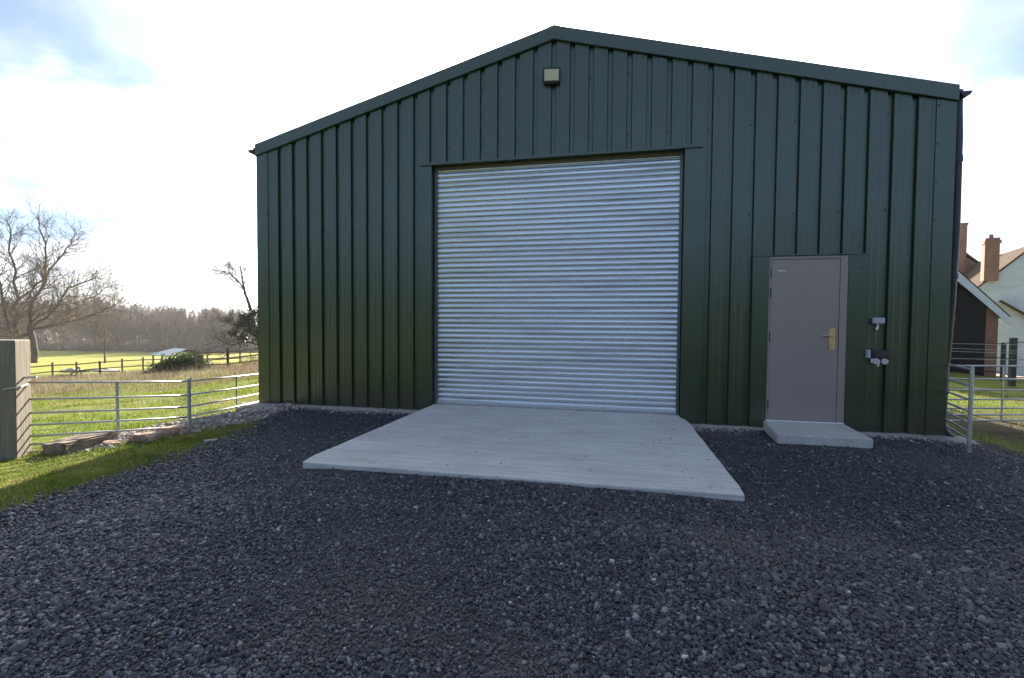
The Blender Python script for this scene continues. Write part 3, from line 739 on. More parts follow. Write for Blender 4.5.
tt = np.clip(RNG.random(len(xy))*.45+.6*nz(xy[:, 0], xy[:, 1], 2.1, 12)+.3*nz(xy[:, 0], xy[:, 1], 6., 13)-.2+.25*ss(-3.9, -4.6, xy[:, 0]), 0, 1)
gr = blades('verge_grass', xy, hh, .0028, M['grass'], tint=tt, lean=.8); tag(gr, 'short green grass strip between the slate and the hurdles', 'grass', kind='stuff')
xy = scatter(150000, -17, -4.95, -5, 16)
dd_ = (xy[:, 0]-CAM.x)*FW.x+(xy[:, 1]-CAM.y)*FW.y
ok = (dd_ > 4.3) & (dd_ < 20) & (RNG.random(len(xy)) < .1+1.1*nz(xy[:, 0], xy[:, 1], 1.2, 21)) & ((xy[:, 0] < -5.2) | (xy[:, 1] > 0)) & (xy[:, 0] < -4.95)
xy = xy[ok]; dd_ = dd_[ok]
hh = RNG.uniform(.03, .10, len(xy))*(.3+1.5*nz(xy[:, 0], xy[:, 1], 1.9, 22)**1.5)
tt = np.clip(RNG.random(len(xy))*.4+.55*nz(xy[:, 0], xy[:, 1], .6, 23)+.5*nz(xy[:, 0], xy[:, 1], 2.1, 24)-.25, 0, 1)
gr = blades('rough_grass', xy, hh, .005, M['rough'], tint=tt, lean=.9); tag(gr, 'tussocky rough grass beyond the left hurdles', 'grass', kind='stuff')
# reddish dead growth, band before the paddock fence
n = 30000
dd_ = RNG.uniform(13, 34, n); pxs = RNG.uniform(-160, 300, n)
rt2 = Vector((math.cos(YAW), -math.sin(YAW))); fw2 = Vector((math.sin(YAW), math.cos(YAW)))
xy = np.stack([CAM.x+fw2.x*dd_+rt2.x*dd_*(pxs-512)/FPX, CAM.y+fw2.y*dd_+rt2.y*dd_*(pxs-512)/FPX], 1)
ok = (RNG.random(n) < (.03+1.25*nz(xy[:, 0], xy[:, 1], .35, 31)**1.6)*np.clip((dd_-12)/6, 0, 1)) & (xy[:, 0] < -5.5); xy = xy[ok]
hh = RNG.uniform(.12, .5, len(xy)); gr = blades('dead_stems', xy, hh, .007, M['dry'], lean=.6)
tag(gr, 'band of reddish dead stems before the paddock fence', 'dead stems', kind='stuff')
# right side rough grass
xy = scatter(26000, 4.95, 14, -2.5, 9)
s1 = np.clip(ss(5.2, 5.8, xy[:, 0])*ss(3.6, 1.2, xy[:, 1]), 0, 1)
ok = (xy[:, 0] > 5.15+np.maximum(0, -.45-xy[:, 1])*.9+.0) & (RNG.random(len(xy)) > s1*.80) & (RNG.random(len(xy)) < .2+1.1*nz(xy[:, 0], xy[:, 1], 1.6, 41))
xy = xy[ok]; hh = RNG.uniform(.03, .10, len(xy))
gr = blades('garden_grass', xy, hh, .0045, M['rough'], tint=np.clip(RNG.random(len(xy))*.8, 0, 1), lean=.9); tag(gr, 'patchy grass and weeds on the soil right of the barn', 'grass', kind='stuff')

# ------------------------------------------------------------------ trees
def branch_set(rng, start, direc, length, rad, level, maxl, out, spread=.75, up=.15, nchild=5, seg=5, wob=.16):
    p = Vector(start); d = Vector(direc).normalized(); pts = [p.copy()]; rs = [rad]
    for i in range(seg):
        d = (d+Vector((rng.gauss(0, wob), rng.gauss(0, wob), rng.gauss(0, wob)+up*.25))).normalized()
        p = p+d*(length/seg); pts.append(p.copy()); rs.append(rad*(1-.72*(i+1)/seg))
    out.append((level, pts, rs))
    if level >= maxl: return
    for c in range(nchild):
        t = .22+.78*(c+rng.random())/nchild; i = min(seg-1, int(t*seg)); f = t*seg-i
        q = pts[i].lerp(pts[i+1], f); dd = (pts[i+1]-pts[i]).normalized()
        ax = dd.cross(Vector((rng.gauss(0, 1), rng.gauss(0, 1), rng.gauss(0, 1)))).normalized()
        nd = (dd*(1-spread*.5)+ax*spread*rng.uniform(.6, 1.1)).normalized()
        branch_set(rng, q, nd, length*rng.uniform(.42, .68)*(1.1-.4*t), rs[i]*.55, level+1, maxl, out, spread, up, nchild, max(3, seg-1), wob)
def to_arrays(bs, minr=.004, sides=lambda l: 3 if l > 1 else 6):
    V_ = []; F_ = []; k = 0
    for l, pts, rs in bs:
        n_ = sides(l); ref = Vector((.3, .9, .2)).normalized()
        for i, p in enumerate(pts):
            t = (pts[min(i+1, len(pts)-1)]-pts[max(i-1, 0)]).normalized(); u = t.cross(ref).normalized(); w = u.cross(t)
            r_ = max(minr, rs[i])
            for a_ in range(n_):
                an = a_*2*math.pi/n_; V_.append(p+(u*math.cos(an)+w*math.sin(an))*r_)
        for i in range(len(pts)-1):
            for a_ in range(n_): F_.append((k+i*n_+a_, k+i*n_+(a_+1) % n_, k+(i+1)*n_+(a_+1) % n_, k+(i+1)*n_+a_))
        k += n_*len(pts)
    return np.array([tuple(v) for v in V_]), np.array(F_)
def leaves(n, centre, rad, size, rng, shell=.35):
    d = rng.normal(size=(n, 3)); d /= np.linalg.norm(d, axis=1)[:, None]
    r_ = (shell+(1-shell)*rng.random(n))[:, None]
    c = np.array(centre)+d*r_*np.array(rad)*(1+.25*np.sin(d[:, :1]*7+d[:, 1:2]*5))
    a = rng.normal(size=(n, 3)); a /= np.linalg.norm(a, axis=1)[:, None]
    b = np.cross(a, rng.normal(size=(n, 3))); b /= np.linalg.norm(b, axis=1)[:, None]
    s_ = size*(.6+.8*rng.random(n))[:, None]
    V_ = np.stack([c-a*s_, c+b*s_*.55, c+a*s_, c-b*s_*.55], 1).reshape(-1, 3); k = np.arange(n)*4
    return V_, np.stack([k, k+1, k+2, k+3], 1)
# big spreading bare tree at the left
def spine(pixels, d, r0, r1, rng, level=0, jit=.12):
    pts = [at(x, y, d+dz) for x, y, dz in pixels]; fin = []
    for i in range(len(pts)-1):
        for k in range(3): fin.append(pts[i].lerp(pts[i+1], k/3)+Vector((rng.gauss(0, jit), rng.gauss(0, jit), rng.gauss(0, jit)*.5))*(1 if (i or k) else 0))
    fin.append(pts[-1]); n_ = len(fin)
    return (level, fin, [r0+(r1-r0)*i/(n_-1) for i in range(n_)])
D = 72.; rg = random.Random(5)
lim = [spine([(34, 363, 0), (35, 353, 0), (33, 340, 0), (30, 328, 0)], D, .45, .36, rg, 0, .02),
       spine([(30, 335, 0), (29, 322, 0), (33, 300, .5), (45, 281, 1), (47, 262, 1), (42, 235, 1), (36, 216, 1)], D, .42, .10, rg),
       spine([(18, 338, 0), (16, 320, 0), (17, 300, 0), (14, 272, -1), (10, 240, -2), (6, 220, -2)], D, .40, .10, rg),
       spine([(16, 302, 0), (30, 290, 2), (47, 275, 3), (58, 258, 4), (70, 243, 4), (76, 232, 5)], D, .32, .08, rg),
       spine([(32, 328, 0), (45, 318, -1), (60, 304, -2), (68, 288, -3), (85, 282, -4), (98, 276, -4)], D, .34, .07, rg),
       spine([(30, 330, 0), (48, 326, 1), (72, 321, 2), (95, 314, 2), (112, 306, 2), (124, 298, 2)], D, .32, .06, rg),
       spine([(30, 334, 0), (18, 338, -1), (8, 330, -2), (4, 300, -3), (-4, 262, -3), (-14, 232, -3)], D, .42, .10, rg),
       spine([(8, 330, 0), (-12, 322, 1), (-38, 308, 1), (-62, 296, 2)], D, .3, .07, rg),
       spine([(32, 322, 0), (52, 306, 3), (74, 303, 5), (96, 296, 6), (108, 286, 6)], D, .22, .06, rg)]
bs = []
for lv, pts, rs in lim[1:]:
    n_ = len(pts)
    for c in range(48):
        t = .15+.85*(c+rg.random())/48; i = min(n_-2, int(t*(n_-1))); q = pts[i].lerp(pts[i+1], t*(n_-1)-i); dd = (pts[i+1]-pts[i]).normalized()
        ax = dd.cross(Vector((rg.gauss(0, 1), rg.gauss(0, 1), rg.gauss(0, 1)))).normalized()
        branch_set(rg, q, dd*.65+ax*.75, rg.uniform(2.0, 5.0)*(1.1-.35*t), rs[i]*.30, 1, 3, bs, .75, .2, 5, 5, .13)
base = gz_(at(36, 363, D).x, at(36, 363, D).y)
bt = empty('bare_tree', at(36, 363, D), 'large spreading leafless tree in the field behind the gatepost', 'tree')
off = Vector(bt.location)
def place_np(o): o.location = -off
lim = [(l_, p_, [q_*(1. if i_ == 0 else .68) for q_ in r_]) for i_, (l_, p_, r_) in enumerate(lim)]
V_, F_ = to_arrays(lim, .05, lambda l: 8); o = np_mesh('trunk', V_-np.array(off), F_, M['bark'], bt, smooth=True)
V_, F_ = to_arrays(bs, .013); o = np_mesh('crown', V_-np.array(off), F_, M['twig'], bt)
print('big tree', len(F_))
bt.location.z -= 0.
# generic bare trees
def gen_tree(seed, h, r, spread=.8, nchild=6, maxl=4, lean=(0, 0), trunk_t=.3, minr=.02, up=.3, sh=.5):
    rg = random.Random(seed); bs = []
    pts = [Vector((lean[0]*t*h+rg.gauss(0, .03)*h*t, lean[1]*t*h, h*.8*t)) for t in (0, .15, .3, .45, .6, .8, 1.)]
    tr = (0, pts, [r*(1-.8*t) for t in (0, .15, .3, .45, .6, .8, 1.)])
    for c in range(14):
        t = trunk_t+(1-trunk_t)*(c+rg.random())/14; i = min(5, int(t*6)); q = pts[i].lerp(pts[i+1], t*6-i)
        an = rg.random()*6.28; d = Vector((math.cos(an), math.sin(an), rg.uniform(.35, 1.0)))
        branch_set(rg, q, d, h*rg.uniform(.28, .42)*(1.15-sh*t), r*.32*(1.1-t*.6), 1, maxl, bs, spread, up, nchild, 4, .16)
    return tr, bs
def tree_obj(name, loc, label, tr, bs, mt, mc, minr, group=None, scale=1.):
    o = empty(name, loc, label, 'tree', group); o.scale = (scale,)*3
    V_, F_ = to_arrays([tr], minr*2, lambda l: 7); np_mesh('trunk', V_, F_, mt, o, smooth=True)
    V_, F_ = to_arrays(bs, minr); np_mesh('crown', V_, F_, mc, o)
    return o
p = at(105, 363, 70); tr, bs = gen_tree(31, 6.6, .14, .8, 5, 3, minr=.014); tree_obj('young_tree', p, 'small bare tree standing alone in the bright field', tr, bs, M['bark'], M['twig'], .014)
# leaning bare tree beside the barn with ivy
lt = empty('leaning_tree', at(264, 372, 33), 'leaning bare tree with dark ivy beside the left barn corner', 'tree'); off = Vector(lt.location)
sp_ = [spine([(264, 372, 0), (259, 340, 0), (253, 320, 0), (247, 298, 0), (242, 282, 0), (240, 266, 0)], 33, .17, .035, rg, 0, .03),
       spine([(247, 298, 0), (241, 284, .3), (232, 275, .5), (225, 271, .5)], 33, .06, .02, rg, 0, .03), spine([(257, 336, 0), (246, 330, -.4), (236, 324, -.5), (229, 318, -.5)], 33, .07, .02, rg, 0, .04),
       spine([(258, 334, 0), (266, 310, .2), (274, 290, .5)], 33, .08, .03, rg, 0, .04), spine([(260, 345, 0), (245, 342, .4), (232, 345, .8), (222, 342, 1)], 33, .07, .02, rg, 0, .04)]
bs = []
for lv, pts, rs in sp_:
    for c in range(18):
        t = .3+.7*(c+rg.random())/18; n_ = len(pts); i = min(n_-2, int(t*(n_-1))); q = pts[i].lerp(pts[i+1], .5); dd = (pts[i+1]-pts[i]).normalized()
        ax = dd.cross(Vector((rg.gauss(0, 1), rg.gauss(0, 1), rg.gauss(0, 1)))).normalized()
        branch_set(rg, q, dd*.6+ax*.7, rg.uniform(.6, 1.5), .022, 1, 3, bs, .8, .3, 5, 4, .2)
V_, F_ = to_arrays(sp_, .01, lambda l: 7); np_mesh('trunk', V_-np.array(off), F_, M['darkbark'], lt, smooth=True)
V_, F_ = to_arrays(bs, .008); np_mesh('crown', V_-np.array(off), F_, M['darkbark'], lt)
rn = np.random.default_rng(3); L_ = []; Fq = []; k = 0
for (x, y, r_, n_) in ((247, 318, .75, 900), (253, 328, .8, 1000), (240, 325, .55, 500), (244, 338, .7, 500), (256, 312, .5, 400), (234, 333, .5, 300), (262, 335, .8, 700)):
    c = np.array(at(x, y, 33)-off); a_, b_ = leaves(n_, c, (r_, r_, r_*.75), .075, rn, .1); L_.append(a_); Fq.append(b_+k); k += len(a_)
F_ = np.concatenate(Fq); np_mesh('ivy', np.concatenate(L_), F_, M['leafdark'], lt, tint=np.repeat(rn.random(len(F_)), 1))
# evergreen bush in front of the shelter
bu = empty('evergreen_bush', at(178, 375, 29), 'bushy green shrub in front of the blue-roofed field shelter', 'bush'); off = Vector(bu.location)
L_ = []; Fq = []; k = 0
for (x, y, rx, rz_, n_) in ((160, 368, .75, .42, 1000), (172, 363, .9, .55, 1500), (186, 361, .9, .6, 1500), (197, 366, .7, .5, 1000), (178, 369, 1.2, .45, 1400), (152, 372, .4, .25, 400)):
    a_, b_ = leaves(n_, np.array(at(x, y, 29)-off), (rx, .7, rz_), .07, rn, .15); L_.append(a_); Fq.append(b_+k); k += len(a_)
F_ = np.concatenate(Fq); np_mesh('foliage', np.concatenate(L_), F_, M['leaf'], bu, tint=rn.random(len(F_)))
mb = MB()
for q in ((0, 0), (-.4, .1), (.35, .05)): mb.tube([(q[0]*.4, 0, -.15), (q[0], q[1], .3), (q[0]*1.7, q[1], .75)], [.03, .022, .01], 6)
mb.build('stem', M['darkbark'], bu)
for i_, (x, y, h_, lab) in enumerate(((8.8, 20.6, 8.4, 'unseen dark evergreen added behind the barn to shade the lawn, the one nearest its rear left'), (11.4, 20.2, 9.0, 'tallest unseen dark evergreen added behind the barn to shade the lawn'), (13.7, 20.8, 7.6, 'unseen dark evergreen added behind the barn to shade the lawn, nearest the outbuilding'))):  # unseen trees, added to cast shade on the lawn
    z = gz_(x, y); o = empty('shade_evergreen', (x, y, z), lab, 'tree')
    mb = MB(); mb.tube([(0, 0, -.3), (.05, 0, h_*.4), (0, .05, h_*.85)], [.22, .15, .05], 8); mb.build('trunk', M['darkbark'], o)
    L_ = []; Fq = []; k = 0
    for j in range(9):
        a_, b_ = leaves(1100, (rn.normal(0, .4), rn.normal(0, .4), h_*(.22+.085*j)), (2.3-.10*j, 1.6, .9), .20, rn, .1); L_.append(a_); Fq.append(b_+k); k += len(a_)
    F_ = np.concatenate(Fq); np_mesh('crown', np.concatenate(L_), F_, M['leafdark'], o, tint=rn.random(len(F_)))
hd = empty('unseen_hedgerow', (0, -27, float(height(0, -27))), 'unseen tall dark hedgerow added opposite the barn to darken its reflections', 'hedge')  # unseen hedge behind the camera, added so the lower wall reflects something dark
L_ = []; Fq = []; k = 0
for j in range(64):
    x = -46+j*1.45; h_ = rn.uniform(4.6, 6.2); a_, b_ = leaves(520, (x, rn.normal(0, .5), h_*.5), (1.8, 1.2, h_*.55), .28, rn, .2); L_.append(a_); Fq.append(b_+k); k += len(a_)
F_ = np.concatenate(Fq); np_mesh('foliage', np.concatenate(L_), F_, M['leafdark'], hd, tint=rn.random(len(F_)))
# twiggy reddish bush
p = at(251, 373, 30); rg2 = random.Random(9); bs = []
for c in range(26):
    an = rg2.random()*6.28; branch_set(rg2, (rg2.gauss(0, .25), rg2.gauss(0, .2), 0), (math.cos(an)*.5, math.sin(an)*.5, 1), rg2.uniform(.7, 1.25), .012, 1, 2, bs, .6, .3, 4, 4, .15)
V_, F_ = to_arrays(bs, .007); o = np_mesh('twiggy_bush', V_, F_, M['redtwig']); o.location = p; tag(o, 'leafless reddish bush close to the left side of the barn', 'bush')

# far wood: reads as one mass
vrs = []
for sd in range(5):
    tr, bs = gen_tree(50+sd, 10., .17, .7, 5, 3, trunk_t=.25, up=.9, sh=.15); va, fa = to_arrays([tr]+bs, .035, lambda l: 3 if l else 4); vrs.append((va, fa))
Vw = []; Fw = []; Tw = []; k = 0; rw = np.random.default_rng(8)
rows = []
for i in range(460):
    az = rw.uniform(-62, -8); d_ = rw.uniform(150, 235) if i % 3 else rw.uniform(150, 165)
    rows.append((az, d_))
for az, d_ in rows:
    x = CAM.x+math.sin(R(az))*d_/math.cos(R(az)+.2117)*1.; y = CAM.y+math.cos(R(az))*d_/math.cos(R(az)+.2117)
    va, fa = vrs[rw.integers(0, 5)]; a_ = rw.random()*6.28
    prof = 1.06+.07*math.sin(az*.55)+.38*max(0, min(1, (-40-az)/14.))
    s_ = rw.uniform(.72, 1.08)*prof*(1+(d_-150)/420); c_, q_ = math.cos(a_), math.sin(a_)
    vv = va@np.array([[c_, q_, 0], [-q_, c_, 0], [0, 0, 1]])*np.array([s_, s_, s_])
    vv = vv+np.array([x, y, gz_(x, y)-.2]); Vw.append(vv); Fw.append(fa+k); k += len(vv); Tw.append(np.full(len(fa), rw.random()*.75))
wd = np_mesh('far_wood', np.concatenate(Vw), np.concatenate(Fw), M['woodmass'], tint=np.concatenate(Tw)); print('wood faces', sum(map(len, Fw)))
tag(wd, 'brown leafless wood closing off the far side of the field', 'wood', kind='stuff')
# undergrowth below the wood
Lv = []; Fv = []; k = 0; Tv = []
for i in range(900):
    az = rw.uniform(-62, -8); d_ = rw.uniform(152, 240) if i % 2 else rw.uniform(149, 156); x = CAM.x+math.sin(R(az))*d_/math.cos(R(az)+.2117); y = CAM.y+math.cos(R(az))*d_/math.cos(R(az)+.2117)
    h_ = rw.uniform(2.0, 6.5) if i % 2 else rw.uniform(1.2, 2.6); a_, b_ = leaves(130, (x, y, gz_(x, y)+h_*.45), (rw.uniform(2., 4.5), 2.5, h_*.6), .30, rw, .05); Lv.append(a_); Fv.append(b_+k); k += len(a_); Tv.append(np.full(len(b_), rw.random()*.8+.2*(rw.random() > .93)))
ug = np_mesh('undergrowth', np.concatenate(Lv), np.concatenate(Fv), M['woodmass'], tint=np.concatenate(Tv)); tag(ug, 'brown bramble undergrowth at the foot of the far wood', 'undergrowth', kind='stuff')

# ------------------------------------------------------------------ paddock fences, shelter, pale heap
def fence(name, pts, label, rails, ph, step, braces=(), rr=.04, pr_=.045, wires=()):
    o = empty(name, pts[0], label, 'fence'); off = Vector(pts[0])
    for a, b in zip(pts, pts[1:]):
        L = (b-a).length; n_ = max(1, round(L/step)); prev = None
        for i in range(n_+1):
            q = a.lerp(b, i/n_); q = Vector((q.x, q.y, gz_(q.x, q.y)))-off
            mb = MB(); hh_ = ph*(1+.08*math.sin(i*2.3+L)); mb.box(q.x-pr_, q.x+pr_, q.y-pr_, q.y+pr_, q.z-.1, q.z+hh_); mb.build('post', M['woodfar'], o)
            if prev is not None:
                for h in rails:
                    mb = MB(); c = Vector((0, -.09, h)); mb.hexa([prev+c+Vector((0, -.02, -rr)), q+c+Vector((0, -.02, -rr)), q+c+Vector((0, .02, -rr)), prev+c+Vector((0, .02, -rr)), prev+c+Vector((0, -.02, rr)), q+c+Vector((0, -.02, rr)), q+c+Vector((0, .02, rr)), prev+c+Vector((0, .02, rr))]); mb.build('rail', M['woodfar'], o)
            prev = q
    return o
f1 = [at(-40, 377, 35), at(28, 376, 36), at(100, 375, 37.5), at(163, 372, 41)]
fence('paddock_fence', f1, 'low brown post and rail fence across the field, left of the bush', (.95, .45), 1.12, 1.7)
f2 = [at(196, 376, 27), at(228, 375, 27.5), at(262, 372, 28), at(290, 371, 28)]
fence('paddock_rails', f2, 'three rail timber fence between the bush and the barn', (.28, .62, .98), 1.22, 1.35)
f3 = [at(203, 366, 48), at(240, 364, 50), at(280, 362, 52)]
fence('distant_rails', f3, 'dark rail fence farther back, right of the field shelter', (.6, 1.15), 1.3, 2.4)
mb = MB(); a = at(68, 377, 36); b = at(79, 367, 36); mb.tube([a, b], .06, 6); mb.tube([at(79, 367, 36), at(82, 377, 36)], .05, 6); o = mb.build('brace_post', M['woodfar']); tag(o, 'slanting timber strut standing at the paddock fence', 'strut')
sd_ = empty('field_shelter', at(181, 362, 60), 'open field shelter with shallow blue-grey roof beyond the bush', 'shelter', rz=R(-14)); 
sd_.location.z = gz_(sd_.location.x, sd_.location.y)
zr = at(181, 349, 60).z-sd_.location.z
mb = MB(); mb.hexa([(-2.9, -2.2, zr-.75), (1.4, -2.2, zr-.75), (1.4, 0, zr), (-1.6, 0, zr), (-2.9, -2.2, zr-.68), (1.4, -2.2, zr-.68), (1.4, 0, zr+.07), (-1.6, 0, zr+.07)]); mb.build('roof', M['tin'], sd_)
mb = MB(); mb.hexa([(-1.6, 0, zr), (1.4, 0, zr), (2.9, 2.2, zr-.75), (-1.6, 2.2, zr-.75), (-1.6, 0, zr+.05), (1.4, 0, zr+.05), (2.9, 2.2, zr-.70), (-1.6, 2.2, zr-.70)]); mb.build('roof', M['darkbark'], sd_)
mb = MB(); mb.box(-2.5, 1.4, 1.8, 1.9, -.1, zr-.75); mb.build('back_wall', M['darkbark'], sd_)
for x, y in ((-2.5, -1.9), (-.5, -1.9), (1.2, -1.9), (2.5, 1.8), (-2.5, 1.7)):
    mb = MB(); mb.box(x-.07, x+.07, y-.07, y+.07, -.1, zr-.72); mb.build('post', M['darkbark'], sd_)
for (xx, w_, h_, lb) in ((73, 1.15, .42, 'pale sheeted heap left behind the paddock fence, the longer one'), (104, 1.5, .38, 'pale sheeted heap nearer the small lone tree')):
    bm = bmesh.new(); bmesh.ops.create_icosphere(bm, subdivisions=4, radius=1)
    for v in bm.verts:
        v.co = Vector((v.co.x*w_, v.co.y*.6, max(-.1, v.co.z)*h_*.55))*(1+.5*noise.noise(v.co*1.6+Vector((xx, 0, 0)))+.2*noise.noise(v.co*5+Vector((xx, 0, 0))))
    me = bpy.data.meshes.new('sheeted_heap'); bm.to_mesh(me); bm.free(); o = link('sheeted_heap', me, M['tarp'], smooth=True)
    p = at(xx, 375, 38.5); o.location = (p.x, p.y, gz_(p.x, p.y)+.24); tag(o, lb, 'heap')

# ------------------------------------------------------------------ houses on the right
TH = R(-18)
def hbox(mb, *a): mb.box(*a)
hs = empty('white_cottage', (27.04, 29.9, -2.2), 'whitewashed brick cottage with brown tiled roof and red chimney', 'house', rz=TH)
zb = 2.2; hw = 2.70; ez = 3.78+zb; az_ = 6.50+zb
mb = MB(); mb.prism([(-hw, 0), (hw, 0), (hw, ez), (0, az_), (-hw, ez)], 1, 0, .25); mb.build('gable_wall', M['whitebrick'], hs)
mb = MB(); mb.box(-hw, -hw+.25, .25, 10, 0, ez); mb.box(hw-.25, hw, .25, 10, 0, ez); mb.box(-hw+.25, hw-.25, 9.75, 10, 0, ez); mb.build('side_wall', M['brick'], hs)
for sx in (-1, 1):
    mb = MB(); e = .12; sl_ = (az_-ez)/hw
    a0 = (0, az_+.02); a1 = (sx*(hw+e), ez-e*sl_+.02)
    mb.prism([a0, a1, (a1[0], a1[1]+.13), (0, a0[1]+.16)], 1, -.10, 10.2); rf = mb.build('roof', M['tile'], hs)
mb = MB(); mb.box(-2.44, -1.72, -.42, .22, 4.35+zb, 6.75+zb); mb.box(-2.48, -1.66, -.46, .26, 6.75+zb, 6.95+zb); mb.box(-2.42, -1.72, -.40, .20, 6.95+zb, 7.12+zb)
ch = mb.build('chimney', M['brick'], hs, bevel=.01)
mb = MB(); mb.tube([(-2.08, -.1, 7.12+zb), (-2.08, -.1, 7.38+zb)], [.13, .10], 12); mb.build('chimney_pot', M['brick'], ch)
mb = MB(); mb.hexa([(-1.9, -.30, 2.86+zb), (2.7, -.30, 2.86+zb), (2.7, -.002, 3.0+zb), (-1.9, -.002, 3.0+zb), (-1.9, -.30, 2.92+zb), (2.7, -.30, 2.92+zb), (2.7, -.002, 3.06+zb), (-1.9, -.002, 3.06+zb)])
mb = MB(); mb.hexa([(-1.55, -.45, 2.98+zb), (.1, -.45, 1.72+zb), (.1, -.002, 1.72+zb), (-1.55, -.002, 2.98+zb), (-1.55, -.45, 3.06+zb), (.1, -.45, 1.80+zb), (.1, -.002, 1.80+zb), (-1.55, -.002, 3.06+zb)]); mb.build('lean_to_roof', M['tile'], hs)
mb = MB(); mb.tube([(-2.2, -.03, 3.72+zb), (-.9, -.05, 3.98+zb), (2.6, -.03, 4.7+zb)], .022, 6); mb.build('cable', M['whitepaint'], hs)
# black boarded outbuilding
ob = empty('boarded_outbuilding', (16.886, 20.472, -1.4), 'black weatherboarded outbuilding with white bargeboards and brick corner', 'outbuilding', rz=TH)
zb = 1.4; hw = 1.78; ez = 2.12+zb; az_ = 4.24+zb
mb = MB(); mb.prism([(-hw, 0), (hw-.42, 0), (hw-.42, ez+.42*1.19), (0, az_), (-hw, ez)], 1, 0, .12); mb.build('boarded_gable', M['board'], ob)
mb = MB(); mb.box(hw-.418, hw, -.02, .30, 0, ez+.1); mb.build('brick_pier', M['brick'], ob)
mb = MB(); mb.box(hw-.22, hw-.002, .302, 6, 0, ez-.05); mb.box(-hw, -hw+.2, .13, 6, 0, ez-.05); mb.build('side_wall', M['brick'], ob)
for sx in (-1, 1):
    mb = MB(); sl_ = 1.19; a1x = hw+.34
    mb.prism([(0, az_+.04), (sx*a1x, az_+.04-sl_*a1x), (sx*a1x, az_+.12-sl_*a1x), (0, az_+.12)], 1, -.25, 6.2); mb.build('roof', M['tile'], ob)
    mb = MB(); mb.prism([(0, az_+.02), (sx*a1x, az_+.02-sl_*a1x), (sx*a1x, az_-.34-sl_*a1x), (0, az_-.46)], 1, -.29, -.252); mb.build('bargeboard', M['whitepaint'], ob)
# rear house with chimney behind the barn edge
rh = empty('brick_house', (27.6, 41.0, -2.6), 'far brick house mostly hidden behind the barn with a tall chimney', 'house', rz=TH)
mb = MB(); mb.prism([(-4, 0), (4, 0), (4, 8.0), (0, 12.2), (-4, 8.)], 1, 0, 8); mb.build('wall', M['brick'], rh)
for sx in (-1, 1):
    mb = MB(); mb.prism([(0, 12.22), (sx*4.3, 7.9), (sx*4.3, 8.05), (0, 12.4)], 1, -.15, 8.2); mb.build('roof', M['tile'], rh)
p = at(961.0, 262, 39.5); q = rh.matrix_basis.inverted() @ p
mb = MB(); mb.box(q.x-.28, q.x+.28, -.5, -.02, 4, at(961, 226, 39.5).z+2.6); mb.box(q.x-.33, q.x+.33, -.55, -.0, at(961, 226, 39.5).z+2.6, at(961, 223.5, 39.5).z+2.6); mb.build('chimney', M['brick'], rh)
# garden mesh fence with dark green posts, and strained wire fence
gf = empty('garden_fence', at(1012, 376, 16), 'dark green metal garden fence in front of the white cottage', 'fence'); off = Vector(gf.location)
for px_0, px_1 in ((1012, 1012), (1070, 1070), (1130, 1130)):
    p = at(px_0, 376, 16)-off; mb = MB(); mb.box(p.x-.075, p.x+.075, p.y-.075, p.y+.075, -.35, 1.30); mb.build('post', M['greenpost'], gf, bevel=.01)
p = at(1002.5, 376, 20)-off; q_ = at(975, 376, 21)-off
mb = MB(); mb.box(p.x-.06, p.x+.06, p.y-.06, p.y+.06, -.8, 1.0); mb.build('post', M['greenpost'], gf)
for h in (-.05, .55, 1.15):
    mb = MB(); mb.tube([Vector((p.x, p.y, h-.2)), Vector((0, 0, h))], .02, 6); mb.tube([Vector((0, 0, h)), at(1130, 376, 16)-off+Vector((0, 0, h))], .016, 6); mb.tube([Vector((q_.x, q_.y, h-.25)), Vector((p.x, p.y, h-.2))], .02, 6); mb.build('rail', M['greenpost'], gf)
wf = empty('wire_fence', at(940, 400, 9.), 'fine strained wires stretched behind the right hurdles', 'fence'); off = Vector(wf.location)
for y0, y1 in ((343, 345), (347.5, 351), (350.5, 353.5), (358, 360), (376, 398), (384, 392)):
    mb = MB(); mb.tube([at(930, y0, 9.0)-off, at(1150, y1+(y1-y0)*1.4, 9.6)-off], .0035, 5); mb.build('wire', M['pipe'], wf)
for xx in (915, 1160):
    p = at(xx, 400, 9.0 if xx < 1000 else 9.6)-off; mb = MB(); mb.box(p.x-.05, p.x+.05, p.y-.05, p.y+.05, -.6, 1.45); mb.build('post', M['woodfar'], wf)
# pale post stub / garden path
pth = MB(); a = at(1000, 372, 25); b = at(1200, 372, 25)
vsx = []
for i in range(21):
    q = a.lerp(b, i/20); 
    for o_ in (0, 1.6): xq, yq = q.x, q.y+o_; vsx.append((xq, yq, gz_(xq, yq)+.03))
pth.add(vsx, [(2*i, 2*i+2, 2*i+3, 2*i+1) for i in range(20)]); o = pth.build('garden_path', simple('path_gravel', (.36, .27, .21), .9)); tag(o, kind='structure')

mb = MB(); mb.box(-4300, 4300, -4300, 4300, -11, 20.5); hz = mb.build('haze', None); tag(hz, kind='stuff')
hm = bpy.data.materials.new('haze_air'); hm.use_nodes = True; hnt = hm.node_tree; hnt.nodes.clear()
ho = hnt.nodes.new('ShaderNodeOutputMaterial'); hv = hnt.nodes.new('ShaderNodeVolumePrincipled')
hv.inputs['Color'].default_value = (.95, .95, .96, 1); hv.inputs['Density'].default_value = .00030; hv.inputs['Anisotropy'].default_value = .35
hnt.links.new(hv.outputs[0], ho.inputs['Volume']); hz.data.materials.append(hm)

